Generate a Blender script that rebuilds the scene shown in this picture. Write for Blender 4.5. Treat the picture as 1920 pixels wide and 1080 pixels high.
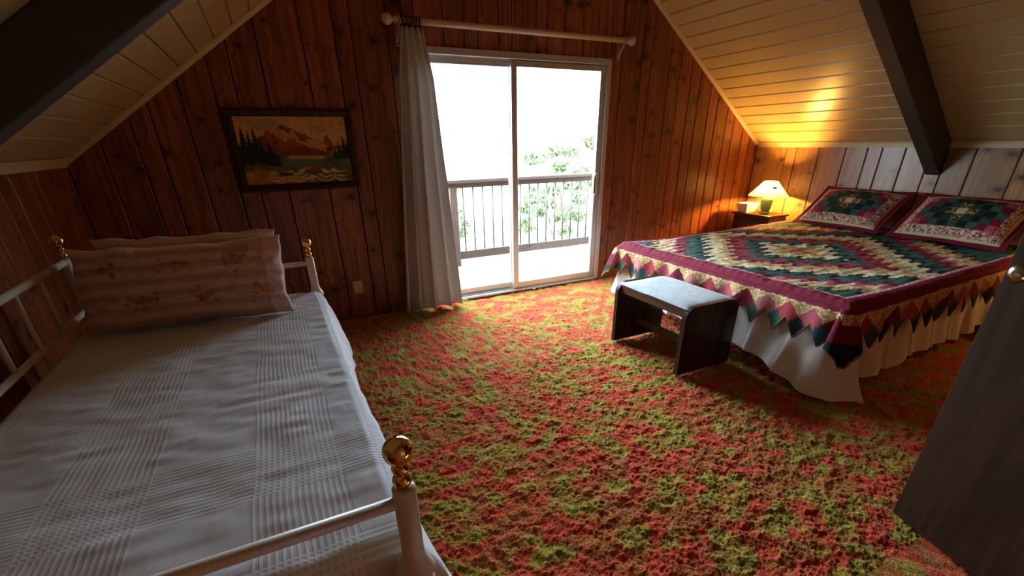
import bpy, bmesh, math, random
import numpy as np
from mathutils import Vector, Matrix

for o in list(bpy.data.objects):
    bpy.data.objects.remove(o, do_unlink=True)
scene = bpy.context.scene
col = scene.collection
random.seed(7)
rng = np.random.default_rng(7)

# ------------------------------------------------------------------ camera, sky, exposure
F_PX, CX, CY = 847.2, 960.0, 679.76
YAW, PITCH, ROLL = 0.4538, 0.4550, -0.0167
EYE = Vector((0.0, 0.0, 1.385))


def cam_matrix():
    ca, sa = math.cos(YAW), math.sin(YAW)
    cb, sb = math.cos(PITCH), math.sin(PITCH)
    cc, sc = math.cos(ROLL), math.sin(ROLL)
    B = Matrix(((1, 0, 0), (0, 0, -1), (0, 1, 0)))
    yaw = Matrix(((ca, -sa, 0), (sa, ca, 0), (0, 0, 1)))
    pit = Matrix(((1, 0, 0), (0, cb, -sb), (0, sb, cb)))
    rol = Matrix(((cc, -sc, 0), (sc, cc, 0), (0, 0, 1)))
    R = rol @ pit @ B @ yaw
    M = Matrix((R[0], -R[1], -R[2])).transposed().to_4x4()
    M.translation = EYE
    return M


cam_data = bpy.data.cameras.new('camera')
cam_data.sensor_width = 36.0
cam_data.lens = F_PX / 1920 * 36.0
cam_data.shift_x = (960 - CX) / 1920
cam_data.shift_y = (CY - 540) / 1920
cam_data.clip_start = 0.02
cam_data.clip_end = 500
cam = bpy.data.objects.new('camera', cam_data)
cam.matrix_world = cam_matrix()
col.objects.link(cam)
scene.camera = cam

SKY = 40.0
world = bpy.data.worlds.new('hazy_sky')
scene.world = world
world.use_nodes = True
bgn = world.node_tree.nodes['Background']
bgn.inputs[0].default_value = (0.70, 0.85, 1.0, 1)
bgn.inputs[1].default_value = SKY

portal = bpy.data.lights.new('door_daylight_portal', 'AREA')
portal.shape = 'RECTANGLE'
portal.size = 2.0
portal.size_y = 2.02
portal.cycles.is_portal = True
po = bpy.data.objects.new('door_daylight_portal', portal)
po.location = (2.04, 4.30, 1.02)
po.rotation_euler = (-math.pi / 2, 0, 0)
col.objects.link(po)

vs = scene.view_settings
vs.view_transform = 'Standard'
vs.look = 'None'
vs.gamma = 1
vs.use_curve_mapping = False
vs.exposure = 0.0
scene.cycles.use_denoising = True
scene.cycles.sample_clamp_indirect = 6.0
scene.cycles.max_bounces = 10
scene.cycles.diffuse_bounces = 4
scene.cycles.transparent_max_bounces = 12
scene.cycles.caustics_reflective = False
scene.cycles.caustics_refractive = False

# ------------------------------------------------------------------ room measures (metres)
YB = 4.04            # face of the gable wall
XL, XR = -1.137, 5.26
YF = -0.30           # wall behind the camera
KNEE = 1.325
SL = 0.69
XM = (XL + XR) / 2
ZR = KNEE + SL * (XR - XM)
DX0, DX1, DZ = 1.11, 3.035, 2.045     # glazed door opening


def roof(x):
    return KNEE + SL * ((x - XL) if x < XM else (XR - x))


# ------------------------------------------------------------------ helpers
def mesh_obj(name, verts, faces, mat=None, parent=None, smooth=False):
    me = bpy.data.meshes.new(name)
    me.from_pydata([tuple(v) for v in verts], [], [tuple(f) for f in faces])
    me.update()
    if smooth:
        me.polygons.foreach_set('use_smooth', [True] * len(me.polygons))
    o = bpy.data.objects.new(name, me)
    col.objects.link(o)
    if mat:
        me.materials.append(mat)
    if parent:
        o.parent = parent
    return o


def bm_obj(name, bm, mat=None, parent=None, smooth=False):
    bmesh.ops.recalc_face_normals(bm, faces=bm.faces)
    me = bpy.data.meshes.new(name)
    bm.to_mesh(me)
    bm.free()
    if smooth:
        me.polygons.foreach_set('use_smooth', [True] * len(me.polygons))
    o = bpy.data.objects.new(name, me)
    col.objects.link(o)
    if mat:
        me.materials.append(mat)
    if parent:
        o.parent = parent
    return o


def add_box(bm, x0, x1, y0, y1, z0, z1, bevel=0.0, seg=2):
    r = bmesh.ops.create_cube(bm, size=1.0)
    for v in r['verts']:
        v.co = ((x0 + x1) / 2 + v.co.x * (x1 - x0), (y0 + y1) / 2 + v.co.y * (y1 - y0), (z0 + z1) / 2 + v.co.z * (z1 - z0))
    if bevel > 0:
        ed = list({e for v in r['verts'] for e in v.link_edges})
        bmesh.ops.bevel(bm, geom=ed, offset=bevel, segments=seg, affect='EDGES', profile=0.5)
    return bm


def box(name, x0, x1, y0, y1, z0, z1, mat, parent=None, bevel=0.0, seg=2, smooth=False):
    bm = bmesh.new()
    add_box(bm, x0, x1, y0, y1, z0, z1, bevel, seg)
    return bm_obj(name, bm, mat, parent, smooth)


def lathe_data(profile, n=28, centre=(0, 0, 0)):
    vs_, fs = [], []
    for r, z in profile:
        for k in range(n):
            a = 2 * math.pi * k / n
            vs_.append((centre[0] + r * math.cos(a), centre[1] + r * math.sin(a), centre[2] + z))
    for i in range(len(profile) - 1):
        for k in range(n):
            k2 = (k + 1) % n
            fs.append((i * n + k, i * n + k2, (i + 1) * n + k2, (i + 1) * n + k))
    fs.append(tuple(range(n))[::-1])
    fs.append(tuple((len(profile) - 1) * n + k for k in range(n)))
    return vs_, fs


def lathe(name, profile, centre, mat, parent=None, n=28, smooth=True):
    v, f = lathe_data(profile, n, centre)
    return mesh_obj(name, v, f, mat, parent, smooth)


def ball_profile(r, zc, n=14):
    return [(max(1e-4, r * math.sin(math.pi * i / n)), zc - r * math.cos(math.pi * i / n)) for i in range(n + 1)]


def tube_data(path, radius, n=14, closed=False):
    P = [Vector(p) for p in path]
    vs_, fs = [], []
    m = len(P)
    prev = None
    for i in range(m):
        if closed:
            t = (P[(i + 1) % m] - P[i - 1]).normalized()
        else:
            t = (P[min(i + 1, m - 1)] - P[max(i - 1, 0)]).normalized()
        ref = prev if prev else (Vector((0, 0, 1)) if abs(t.z) < 0.9 else Vector((1, 0, 0)))
        b = t.cross(ref).normalized()
        nn = b.cross(t).normalized()
        prev = nn
        r = radius(i / (m - 1)) if callable(radius) else radius
        for k in range(n):
            a = 2 * math.pi * k / n
            vs_.append(P[i] + nn * (r * math.cos(a)) + b * (r * math.sin(a)))
    cnt = m if closed else m - 1
    for i in range(cnt):
        j = (i + 1) % m
        for k in range(n):
            k2 = (k + 1) % n
            fs.append((i * n + k, i * n + k2, j * n + k2, j * n + k))
    if not closed:
        fs.append(tuple(range(n))[::-1])
        fs.append(tuple((m - 1) * n + k for k in range(n)))
    return vs_, fs


def tube(name, path, radius, mat, parent=None, n=14, closed=False, smooth=True):
    v, f = tube_data(path, radius, n, closed)
    return mesh_obj(name, v, f, mat, parent, smooth)


def empty(name, loc):
    o = bpy.data.objects.new(name, None)
    o.location = loc
    o.empty_display_size = 0.1
    col.objects.link(o)
    return o


def thing(name, loc, label, cat, group=None):
    o = empty(name, loc)
    return tag(o, label, cat, group)


def tag(o, label=None, cat=None, group=None, kind=None):
    if label:
        o['label'] = label
    if cat:
        o['category'] = cat
    if group:
        o['group'] = group
    if kind:
        o['kind'] = kind
    return o


def adopt(parent):
    """children were built in world coordinates: keep them there under a parent that is not at the origin"""
    bpy.context.view_layer.update()
    inv = parent.matrix_world.inverted()
    for c in parent.children:
        c.matrix_parent_inverse = inv


def set_colors(o, cols, domain='POINT'):
    me = o.data
    at = me.color_attributes.new('Col', 'FLOAT_COLOR', domain)
    a = np.ones((len(cols), 4), np.float32)
    a[:, :3] = cols
    at.data.foreach_set('color', a.ravel())


def vnoise(shape, cells, seed=0):
    """smooth value noise on a 2-D array, 0..1"""
    r = np.random.default_rng(seed)
    ny, nx = shape
    cy, cx = cells
    g = r.random((cy + 2, cx + 2))
    y = np.linspace(0, cy, ny)
    x = np.linspace(0, cx, nx)
    yi, xi = y.astype(int), x.astype(int)
    fy, fx = y - yi, x - xi
    fy = (fy * fy * (3 - 2 * fy))[:, None]
    fx = (fx * fx * (3 - 2 * fx))[None, :]
    a, b = g[yi][:, xi], g[yi][:, xi + 1]
    c, d = g[yi + 1][:, xi], g[yi + 1][:, xi + 1]
    return (a * (1 - fx) + b * fx) * (1 - fy) + (c * (1 - fx) + d * fx) * fy


def grid_faces(ny, nx):
    i = np.arange(ny - 1)[:, None] * nx + np.arange(nx - 1)[None, :]
    return np.stack([i, i + 1, i + nx + 1, i + nx], -1).reshape(-1, 4)


def grid_obj(name, P, mat, parent=None, smooth=True, flip=False):
    ny, nx, _ = P.shape
    f = grid_faces(ny, nx)
    if flip:
        f = f[:, ::-1]
    me = bpy.data.meshes.new(name)
    me.vertices.add(ny * nx)
    me.vertices.foreach_set('co', P.reshape(-1).astype(np.float32))
    me.loops.add(len(f) * 4)
    me.loops.foreach_set('vertex_index', f.reshape(-1).astype(np.int32))
    me.polygons.add(len(f))
    me.polygons.foreach_set('loop_start', np.arange(0, len(f) * 4, 4, dtype=np.int32))
    me.polygons.foreach_set('use_smooth', np.full(len(f), smooth))
    me.update(calc_edges=True)
    o = bpy.data.objects.new(name, me)
    col.objects.link(o)
    if mat:
        me.materials.append(mat)
    if parent:
        o.parent = parent
    return o


def srgb(h):
    h = h.lstrip('#')
    v = [int(h[i:i + 2], 16) / 255 for i in (0, 2, 4)]
    return tuple(c / 12.92 if c <= .04045 else ((c + .055) / 1.055) ** 2.4 for c in v)


# ------------------------------------------------------------------ materials
class NT:
    def __init__(self, name):
        self.m = bpy.data.materials.new(name)
        self.m.use_nodes = True
        self.t = self.m.node_tree
        self.b = self.t.nodes['Principled BSDF']
        self.out = self.t.nodes['Material Output']

    def n(self, typ, **kw):
        nd = self.t.nodes.new(typ)
        for k, v in kw.items():
            if k.startswith('i_'):
                nd.inputs[k[2:].replace('_', ' ')].default_value = v
            elif isinstance(k, str):
                setattr(nd, k, v)
        return nd

    def l(self, a, b):
        self.t.links.new(a, b)

    def sock(self, nd, i, v):
        if v is None:
            return
        if hasattr(v, 'is_output'):
            self.l(v, nd.inputs[i])
        else:
            nd.inputs[i].default_value = v

    def math(self, op, a, b=None, c=None, clamp=False):
        nd = self.t.nodes.new('ShaderNodeMath')
        nd.operation = op
        nd.use_clamp = clamp
        for i, v in enumerate((a, b, c)):
            self.sock(nd, i, v)
        return nd.outputs[0]

    def mix(self, f, a, b, blend='MIX'):
        nd = self.t.nodes.new('ShaderNodeMix')
        nd.data_type = 'RGBA'
        nd.blend_type = blend
        self.sock(nd, 0, f)
        for i, v in ((6, a), (7, b)):
            if isinstance(v, tuple) and len(v) == 3:
                v = v + (1,)
            self.sock(nd, i, v)
        return nd.outputs[2]

    def smooth(self, x, lo, hi):
        nd = self.t.nodes.new('ShaderNodeMapRange')
        nd.interpolation_type = 'SMOOTHSTEP'
        self.sock(nd, 0, x)
        nd.inputs[1].default_value = lo
        nd.inputs[2].default_value = hi
        nd.inputs[3].default_value = 0
        nd.inputs[4].default_value = 1
        return nd.outputs[0]

    def xyz(self, v):
        nd = self.t.nodes.new('ShaderNodeSeparateXYZ')
        self.l(v, nd.inputs[0])
        return nd.outputs

    def vec(self, x=0., y=0., z=0.):
        nd = self.t.nodes.new('ShaderNodeCombineXYZ')
        for i, v in enumerate((x, y, z)):
            self.sock(nd, i, v)
        return nd.outputs[0]

    def noise(self, v, scale, detail=3, rough=.5):
        nd = self.t.nodes.new('ShaderNodeTexNoise')
        if v is not None:
            self.l(v, nd.inputs['Vector'])
        nd.inputs['Scale'].default_value = scale
        nd.inputs['Detail'].default_value = detail
        nd.inputs['Roughness'].default_value = rough
        return nd.outputs[0]

    def bump(self, h, strength=.3, dist=.01):
        nd = self.t.nodes.new('ShaderNodeBump')
        nd.inputs['Strength'].default_value = strength
        nd.inputs['Distance'].default_value = dist
        self.l(h, nd.inputs['Height'])
        self.l(nd.outputs[0], self.b.inputs['Normal'])

    def pos(self):
        return self.t.nodes.new('ShaderNodeNewGeometry').outputs['Position']

    def obj(self):
        return self.t.nodes.new('ShaderNodeTexCoord').outputs['Object']

    def rand(self):
        return self.t.nodes.new('ShaderNodeObjectInfo').outputs['Random']


def plain(name, color, rough=.5, metal=0., noise_amt=.08, noise_scale=30., spec=.5, bump=0., bscale=120.):
    k = NT(name)
    p = k.pos()
    n = k.noise(p, noise_scale, 3)
    f = k.math('MULTIPLY_ADD', n, 2 * noise_amt, 1 - noise_amt)
    hsv = k.n('ShaderNodeHueSaturation')
    hsv.inputs['Color'].default_value = tuple(color) + (1,)
    k.l(f, hsv.inputs['Value'])
    k.l(hsv.outputs[0], k.b.inputs['Base Color'])
    k.b.inputs['Roughness'].default_value = rough
    k.b.inputs['Metallic'].default_value = metal
    k.b.inputs['Specular IOR Level'].default_value = spec
    if bump:
        k.bump(k.noise(p, bscale, 3), bump, .004)
    return k.m


def wood_panel(name, light, dark, knot, rough=.34, vary=.35):
    """knotty pine boards: grain runs up the wall (z), across is x+y"""
    k = NT(name)
    x, y, z = k.xyz(k.pos())
    r = k.rand()
    a = k.math('ADD', k.math('ADD', x, y), k.math('MULTIPLY', r, 17.3))
    b = k.math('ADD', z, k.math('MULTIPLY', r, 41.7))
    SA, SB = 5.4, 3.0
    vor = k.n('ShaderNodeTexVoronoi', voronoi_dimensions='2D', feature='F1')
    vor.inputs['Scale'].default_value = 1
    k.l(k.vec(k.math('MULTIPLY', a, SA), k.math('MULTIPLY', b, SB)), vor.inputs['Vector'])
    px, py, _ = k.xyz(vor.outputs['Position'])
    da = k.math('SUBTRACT', a, k.math('DIVIDE', px, SA))
    db = k.math('SUBTRACT', b, k.math('DIVIDE', py, SB))
    d = k.math('SQRT', k.math('ADD', k.math('MULTIPLY', da, da), k.math('MULTIPLY', k.math('MULTIPLY', db, db), 2.2)))
    cr, cg, cb = k.xyz(vor.outputs['Color'])
    wob = k.math('MULTIPLY', k.math('SUBTRACT', k.noise(k.pos(), 45, 2), .5), .012)
    rad = k.math('MULTIPLY_ADD', k.math('POWER', cr, 1.3), .034, .005)
    kd = k.math('DIVIDE', k.math('ADD', d, wob), rad)
    kmask = k.math('SUBTRACT', 1, k.smooth(kd, .55, 1.25), clamp=True)
    halo = k.math('SUBTRACT', 1, k.smooth(kd, .9, 3.2), clamp=True)
    fall = k.math('POWER', 2.718, k.math('MULTIPLY', k.math('MULTIPLY', d, d), -300))
    aw = k.math('ADD', a, k.math('MULTIPLY', k.math('MULTIPLY', da, fall), 1.2))
    g1 = k.noise(k.vec(k.math('MULTIPLY', aw, 38), k.math('MULTIPLY', b, 1.3), r), 1, 4, .6)
    g2 = k.noise(k.vec(k.math('MULTIPLY', aw, 210), k.math('MULTIPLY', b, 5), r), 1, 2, .5)
    g = k.math('ADD', k.math('MULTIPLY', g1, .75), k.math('MULTIPLY', g2, .25))
    gs = k.smooth(g, .38, .62)
    c = k.mix(gs, dark, light)
    blotch = k.noise(k.vec(k.math('MULTIPLY', a, 3), k.math('MULTIPLY', b, .8), 3.), 1, 2)
    v = k.math('MULTIPLY', k.math('MULTIPLY_ADD', r, vary, 1 - vary / 2), k.math('MULTIPLY_ADD', blotch, .5, .75))
    c = k.mix(1, c, k.vec(v, v, v), 'MULTIPLY')
    c = k.mix(k.math('MULTIPLY', halo, .55), c, tuple(.45 * q for q in dark))
    c = k.mix(k.math('MULTIPLY', kmask, .9), c, knot)
    k.l(c, k.b.inputs['Base Color'])
    k.b.inputs['Roughness'].default_value = rough
    k.b.inputs['Specular IOR Level'].default_value = .5
    k.bump(g, .10, .003)
    return k.m


def dark_wood(name, c0, c1, axis='z', rough=.35, spec=.25):
    k = NT(name)
    x, y, z = k.xyz(k.pos())
    ax = {'z': (22, 22, 1.6), 'x': (1.6, 22, 22), 'y': (22, 1.6, 22)}[axis]
    n = k.noise(k.vec(k.math('MULTIPLY', x, ax[0]), k.math('MULTIPLY', y, ax[1]), k.math('MULTIPLY', z, ax[2])), 1, 5, .6)
    k.l(k.mix(k.smooth(n, .3, .7), c0, c1), k.b.inputs['Base Color'])
    k.b.inputs['Roughness'].default_value = rough
    k.b.inputs['Specular IOR Level'].default_value = spec
    k.bump(n, .08, .002)
    return k.m


def colored(name, rough=.8, weave=0., bumps=0., sheen=0.):
    """cloth or paint whose print comes from the mesh's own colour layer"""
    k = NT(name)
    at = k.n('ShaderNodeVertexColor', layer_name='Col')
    p = k.pos()
    n = k.noise(p, 160, 2)
    f = k.math('MULTIPLY_ADD', n, .3, .85)
    k.l(k.mix(1, at.outputs[0], k.vec(f, f, f), 'MULTIPLY'), k.b.inputs['Base Color'])
    k.b.inputs['Roughness'].default_value = rough
    k.b.inputs['Specular IOR Level'].default_value = .2
    if sheen:
        k.b.inputs['Sheen Weight'].default_value = sheen
    if bumps:
        k.bump(k.noise(p, 60, 3), bumps, .006)
    return k.m


M = {}
M['pine'] = wood_panel('red_pine_panel', (.335, .100, .031), (.150, .038, .013), (.020, .010, .006))
M['pine_right'] = wood_panel('sheen_lit_pine_panel', (.43, .240, .100), (.28, .140, .055), (.05, .03, .02), rough=.29)  # same pine as the other walls; door-light sheen put into a paler colour
M['wall_back'] = plain('panel_backing', (.03, .012, .006), .8)
M['cream'] = plain('cream_paint', (.52, .405, .195), .34, noise_amt=.05, noise_scale=6, bump=.05, bscale=40)
M['cream_trim'] = plain('cream_trim_paint', (.60, .485, .26), .4)
M['beam'] = plain('dark_stained_beam', (.040, .034, .024), .5, noise_amt=.25, noise_scale=14, bump=.15, bscale=40)
M['alu'] = plain('brushed_aluminium', (.62, .63, .62), .38, .75, .05)
M['white_metal'] = plain('cream_enamel', (.70, .62, .50), .32, 0, .04)
M['brass'] = plain('polished_brass', (.78, .50, .17), .09, 1, .04)
M['black'] = plain('black_ring', (.012, .012, .014), .4)
M['rodwood'] = plain('pale_wood_rod', (.66, .54, .36), .4, noise_amt=.1, noise_scale=18)
M['bracket'] = plain('bracket_wood', (.42, .20, .10), .45)
M['outlet'] = plain('ivory_plate', (.62, .50, .30), .4)
M['slot'] = plain('socket_slot', (.05, .04, .03), .6)
M['bench'] = dark_wood('dark_bench_wood', (.020, .010, .007), (.050, .024, .014), 'z', .32)
M['benchrail'] = dark_wood('brown_bench_rail', (.05, .022, .012), (.10, .045, .022), 'y', .35)
M['stand'] = dark_wood('dark_stand_wood', (.03, .013, .008), (.075, .03, .015), 'y', .3)
M['leaf'] = dark_wood('dark_door_wood', (.032, .014, .006), (.056, .025, .011), 'z', .6, .12)
M['ringmetal'] = plain('aged_brass', (.45, .36, .22), .25, 1, .1)
M['sheet'] = plain('white_cotton', (.80, .76, .70), .85, noise_amt=.03, bump=.12, bscale=60)
M['deck'] = plain('pale_deck_board', (.06, .052, .045), .75, noise_amt=.12, noise_scale=9)
M['railwood'] = plain('brown_rail_wood', (.060, .028, .015), .7, noise_amt=.2, noise_scale=12)
M['baluster'] = plain('grey_baluster', (.05, .05, .05), .5)
M['ceramic'] = plain('green_ceramic', (.10, .19, .10), .25)
M['porcelain'] = plain('white_box_card', (.85, .80, .62), .5, noise_amt=.03)
M['decal'] = plain('dark_leaf_mark', (.03, .035, .01), .7)
M['bark'] = plain('bark', (.12, .09, .06), .9)
M['ground'] = plain('pale_dry_grass', (.045, .045, .032), .95, noise_amt=.2, noise_scale=.4)


def foliage_mat(name, c):
    k = NT(name)
    n = k.noise(k.pos(), 2.2, 3)
    k.l(k.mix(n, tuple(.6 * q for q in c), tuple(min(1, 1.5 * q) for q in c)), k.b.inputs['Base Color'])
    k.b.inputs['Roughness'].default_value = .7
    tr = k.n('ShaderNodeBsdfTranslucent')
    tr.inputs[0].default_value = tuple(c) + (1,)
    mx = k.n('ShaderNodeMixShader')
    mx.inputs[0].default_value = .35
    k.l(k.b.outputs[0], mx.inputs[1])
    k.l(tr.outputs[0], mx.inputs[2])
    k.l(mx.outputs[0], k.out.inputs[0])
    return k.m


def glass_mat():
    k = NT('window_glass')
    tr = k.n('ShaderNodeBsdfTransparent')
    tr.inputs[0].default_value = (.97, .985, .98, 1)
    gl = k.n('ShaderNodeBsdfGlossy')
    gl.inputs['Roughness'].default_value = .02
    fr = k.n('ShaderNodeFresnel')
    fr.inputs[0].default_value = 1.45
    mx = k.n('ShaderNodeMixShader')
    k.l(k.math('MULTIPLY', fr.outputs[0], .6), mx.inputs[0])
    k.l(tr.outputs[0], mx.inputs[1])
    k.l(gl.outputs[0], mx.inputs[2])
    k.l(mx.outputs[0], k.out.inputs[0])
    return k.m


def cloth_translucent(name, c, f=.3, bump=.1, bscale=90.):
    k = NT(name)
    k.b.inputs['Base Color'].default_value = tuple(c) + (1,)
    k.b.inputs['Roughness'].default_value = .85
    k.b.inputs['Specular IOR Level'].default_value = .15
    if bump:
        k.bump(k.noise(k.pos(), bscale, 2), bump, .004)
    tr = k.n('ShaderNodeBsdfTranslucent')
    tr.inputs[0].default_value = tuple(c) + (1,)
    mx = k.n('ShaderNodeMixShader')
    mx.inputs[0].default_value = f
    k.l(k.b.outputs[0], mx.inputs[1])
    k.l(tr.outputs[0], mx.inputs[2])
    k.l(mx.outputs[0], k.out.inputs[0])
    return k.m


def carpet_mat():
    k = NT('shag_carpet')
    p = k.pos()
    x, y, z = k.xyz(p)
    dn = k.n('ShaderNodeTexNoise')
    k.l(p, dn.inputs['Vector'])
    dn.inputs['Scale'].default_value = 24
    dn.inputs['Detail'].default_value = 5
    dn.inputs['Roughness'].default_value = .75
    wx, wy, _ = k.xyz(dn.outputs['Color'])
    ux = k.math('MULTIPLY_ADD', k.math('SUBTRACT', wx, .5), .14, x)
    uy = k.math('MULTIPLY_ADD', k.math('SUBTRACT', wy, .5), .14, y)
    vor = k.n('ShaderNodeTexVoronoi', voronoi_dimensions='2D', feature='F1')
    vor.inputs['Scale'].default_value = 1
    k.l(k.vec(k.math('MULTIPLY', ux, 12.), k.math('MULTIPLY', uy, 14.)), vor.inputs['Vector'])
    cr, cg, cb = k.xyz(vor.outputs['Color'])
    big = k.noise(p, 5., 2)
    val = k.math('ADD', k.math('MULTIPLY', cr, .62), k.math('MULTIPLY', big, .5))
    rp = k.n('ShaderNodeValToRGB')
    k.l(val, rp.inputs[0])
    el = rp.color_ramp.elements
    rp.color_ramp.interpolation = 'LINEAR'
    el[0].position = .30
    el[0].color = (.280, .250, .030, 1)
    el[1].position = .42
    el[1].color = (.370, .270, .036, 1)
    for ps, cc in ((.48, (.400, .125, .030)), (.63, (.420, .100, .028)), (.70, (.60, .050, .028)), (.90, (.66, .060, .036))):
        e = el.new(ps)
        e.color = cc + (1,)
    fine = k.noise(p, 190, 2, .6)
    spk = k.math('MULTIPLY_ADD', k.smooth(fine, .3, .7), 1.15, .40)
    c = k.mix(1, rp.outputs[0], k.vec(spk, spk, spk), 'MULTIPLY')
    c = k.mix(k.math('MULTIPLY', k.smooth(k.noise(p, 110, 1), .46, .58), .5), c, (.45, .15, .035))
    k.l(c, k.b.inputs['Base Color'])
    k.b.inputs['Roughness'].default_value = 1
    k.b.inputs['Specular IOR Level'].default_value = .05
    k.b.inputs['Sheen Weight'].default_value = .30
    k.b.inputs['Sheen Roughness'].default_value = .35
    k.b.inputs['Sheen Tint'].default_value = (.95, .90, .58, 1)
    k.bump(k.noise(p, 210, 2), .9, .006)
    return k.m


def coverlet_mat():
    """white cotton with woven bands of fine raised lines both ways"""
    k = NT('woven_coverlet')
    x, y, z = k.xyz(k.pos())
    wob = k.math('MULTIPLY', k.math('SUBTRACT', k.noise(k.pos(), 3.5, 2), .5), .02)
    xx = k.math('ADD', x, wob)
    yy = k.math('ADD', y, wob)

    def band(v, off, period, half):
        t = k.math('ABSOLUTE', k.math('SUBTRACT', k.math('PINGPONG', k.math('ADD', v, off), period / 2), 0.))
        return k.math('LESS_THAN', t, half)

    def lines(v, period):
        s = k.math('SINE', k.math('MULTIPLY', v, 2 * math.pi / period))
        return k.smooth(s, -.2, .5)
    bx = band(xx, .09, .425, .105)
    by = band(yy, -1.09, .425, .105)
    lx = lines(xx, .0135)
    ly = lines(yy, .0135)
    m = k.math('MAXIMUM', k.math('MULTIPLY', bx, lx), k.math('MULTIPLY', by, ly))
    fine = k.noise(k.vec(k.math('MULTIPLY', x, 400), k.math('MULTIPLY', y, 60), z), 1, 2)
    base = k.mix(k.math('MULTIPLY', fine, .5), (.67, .67, .70), (.75, .75, .78))
    anyb = k.math('MAXIMUM', bx, by)
    base = k.mix(k.math('MULTIPLY', anyb, .30), base, (.44, .42, .42))
    c = k.mix(k.math('MULTIPLY', m, .60), base, (.88, .87, .88))
    k.l(c, k.b.inputs['Base Color'])
    k.b.inputs['Roughness'].default_value = .85
    k.b.inputs['Specular IOR Level'].default_value = .2
    w = k.noise(k.vec(k.math('MULTIPLY', x, 14), k.math('MULTIPLY', y, 5), z), 1, 3)
    h = k.math('ADD', k.math('MULTIPLY', m, .25), w)
    k.bump(h, .35, .008)
    return k.m


M['glass'] = glass_mat()
M['carpet'] = carpet_mat()
M['coverlet'] = coverlet_mat()
M['curtain'] = cloth_translucent('white_curtain', (.70, .66, .62), .13, .06, 160)
M['skirt'] = cloth_translucent('white_skirt', (.74, .70, .64), .12, .05)
M['shade'] = cloth_translucent('cream_lampshade', (.92, .88, .74), .17, 0)
M['quilt'] = colored('patchwork_cotton', .9, bumps=.25)
M['pillowprint'] = colored('printed_cotton', .85, bumps=.12)
M['painting'] = colored('oil_paint', .45, bumps=.2)
M['cushion'] = plain('blue_grey_cushion', (.42, .44, .44), .85, noise_amt=.28, noise_scale=38, bump=.2, bscale=150)
M['foliage_a'] = foliage_mat('pale_green_leaves', (.15, .175, .085))
M['foliage_b'] = foliage_mat('olive_leaves', (.18, .185, .10))


# ------------------------------------------------------------------ floor
def build_floor():
    xs = np.concatenate([np.arange(XL - .03, -.02, .012), np.arange(-.02, 3.3, .0052), np.arange(3.3, XR + .03, .012), [XR + .03]])
    ys = np.concatenate([np.arange(YF - .03, .45, .012), np.arange(.45, 2.5, .0052), np.arange(2.5, YB + .03, .009), [YB + .03]])
    nx, ny = len(xs), len(ys)
    X, Y = np.meshgrid(xs, ys)
    h = rng.random((ny, nx))
    h = h * .55 + .45 * np.roll(h, 1, 1)
    big = vnoise((ny, nx), (int(ny / 7), int(nx / 7)), 3)
    mid = vnoise((ny, nx), (int(ny / 3), int(nx / 3)), 4)
    Z = (h - 1) * .011 + (big - 1) * .014 + (mid - 1) * .008
    X = X + (rng.random((ny, nx)) - .5) * .0032
    Y = Y + (rng.random((ny, nx)) - .5) * .0032
    X[:, 0], X[:, -1], Y[0], Y[-1] = XL - .03, XR + .03, YF - .03, YB + .03
    o = grid_obj('floor', np.stack([X, Y, Z], -1), M['carpet'], smooth=True)
    tag(o, 'shag carpet in red, rust and olive green patches covering the floor', kind='structure')


build_floor()


# ------------------------------------------------------------------ panelled walls and ceiling
def plank_mesh(name, poly_out, poly_in, mp, parent, mat, thick=.018, chamf=.004):
    """poly_out / poly_in: matching outlines (across, up); mp maps (across, up, depth) to the room"""
    n = len(poly_out)
    v = [mp(a, b, thick) for a, b in poly_out] + [mp(a, b, chamf) for a, b in poly_out] + [mp(a, b, 0) for a, b in poly_in]
    f = [tuple(range(2 * n, 3 * n))]
    for s in (0, n):
        for i in range(n):
            j = (i + 1) % n
            f.append((s + i, s + j, s + n + j, s + n + i))
    return mesh_obj(name, v, f, mat, parent)


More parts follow.
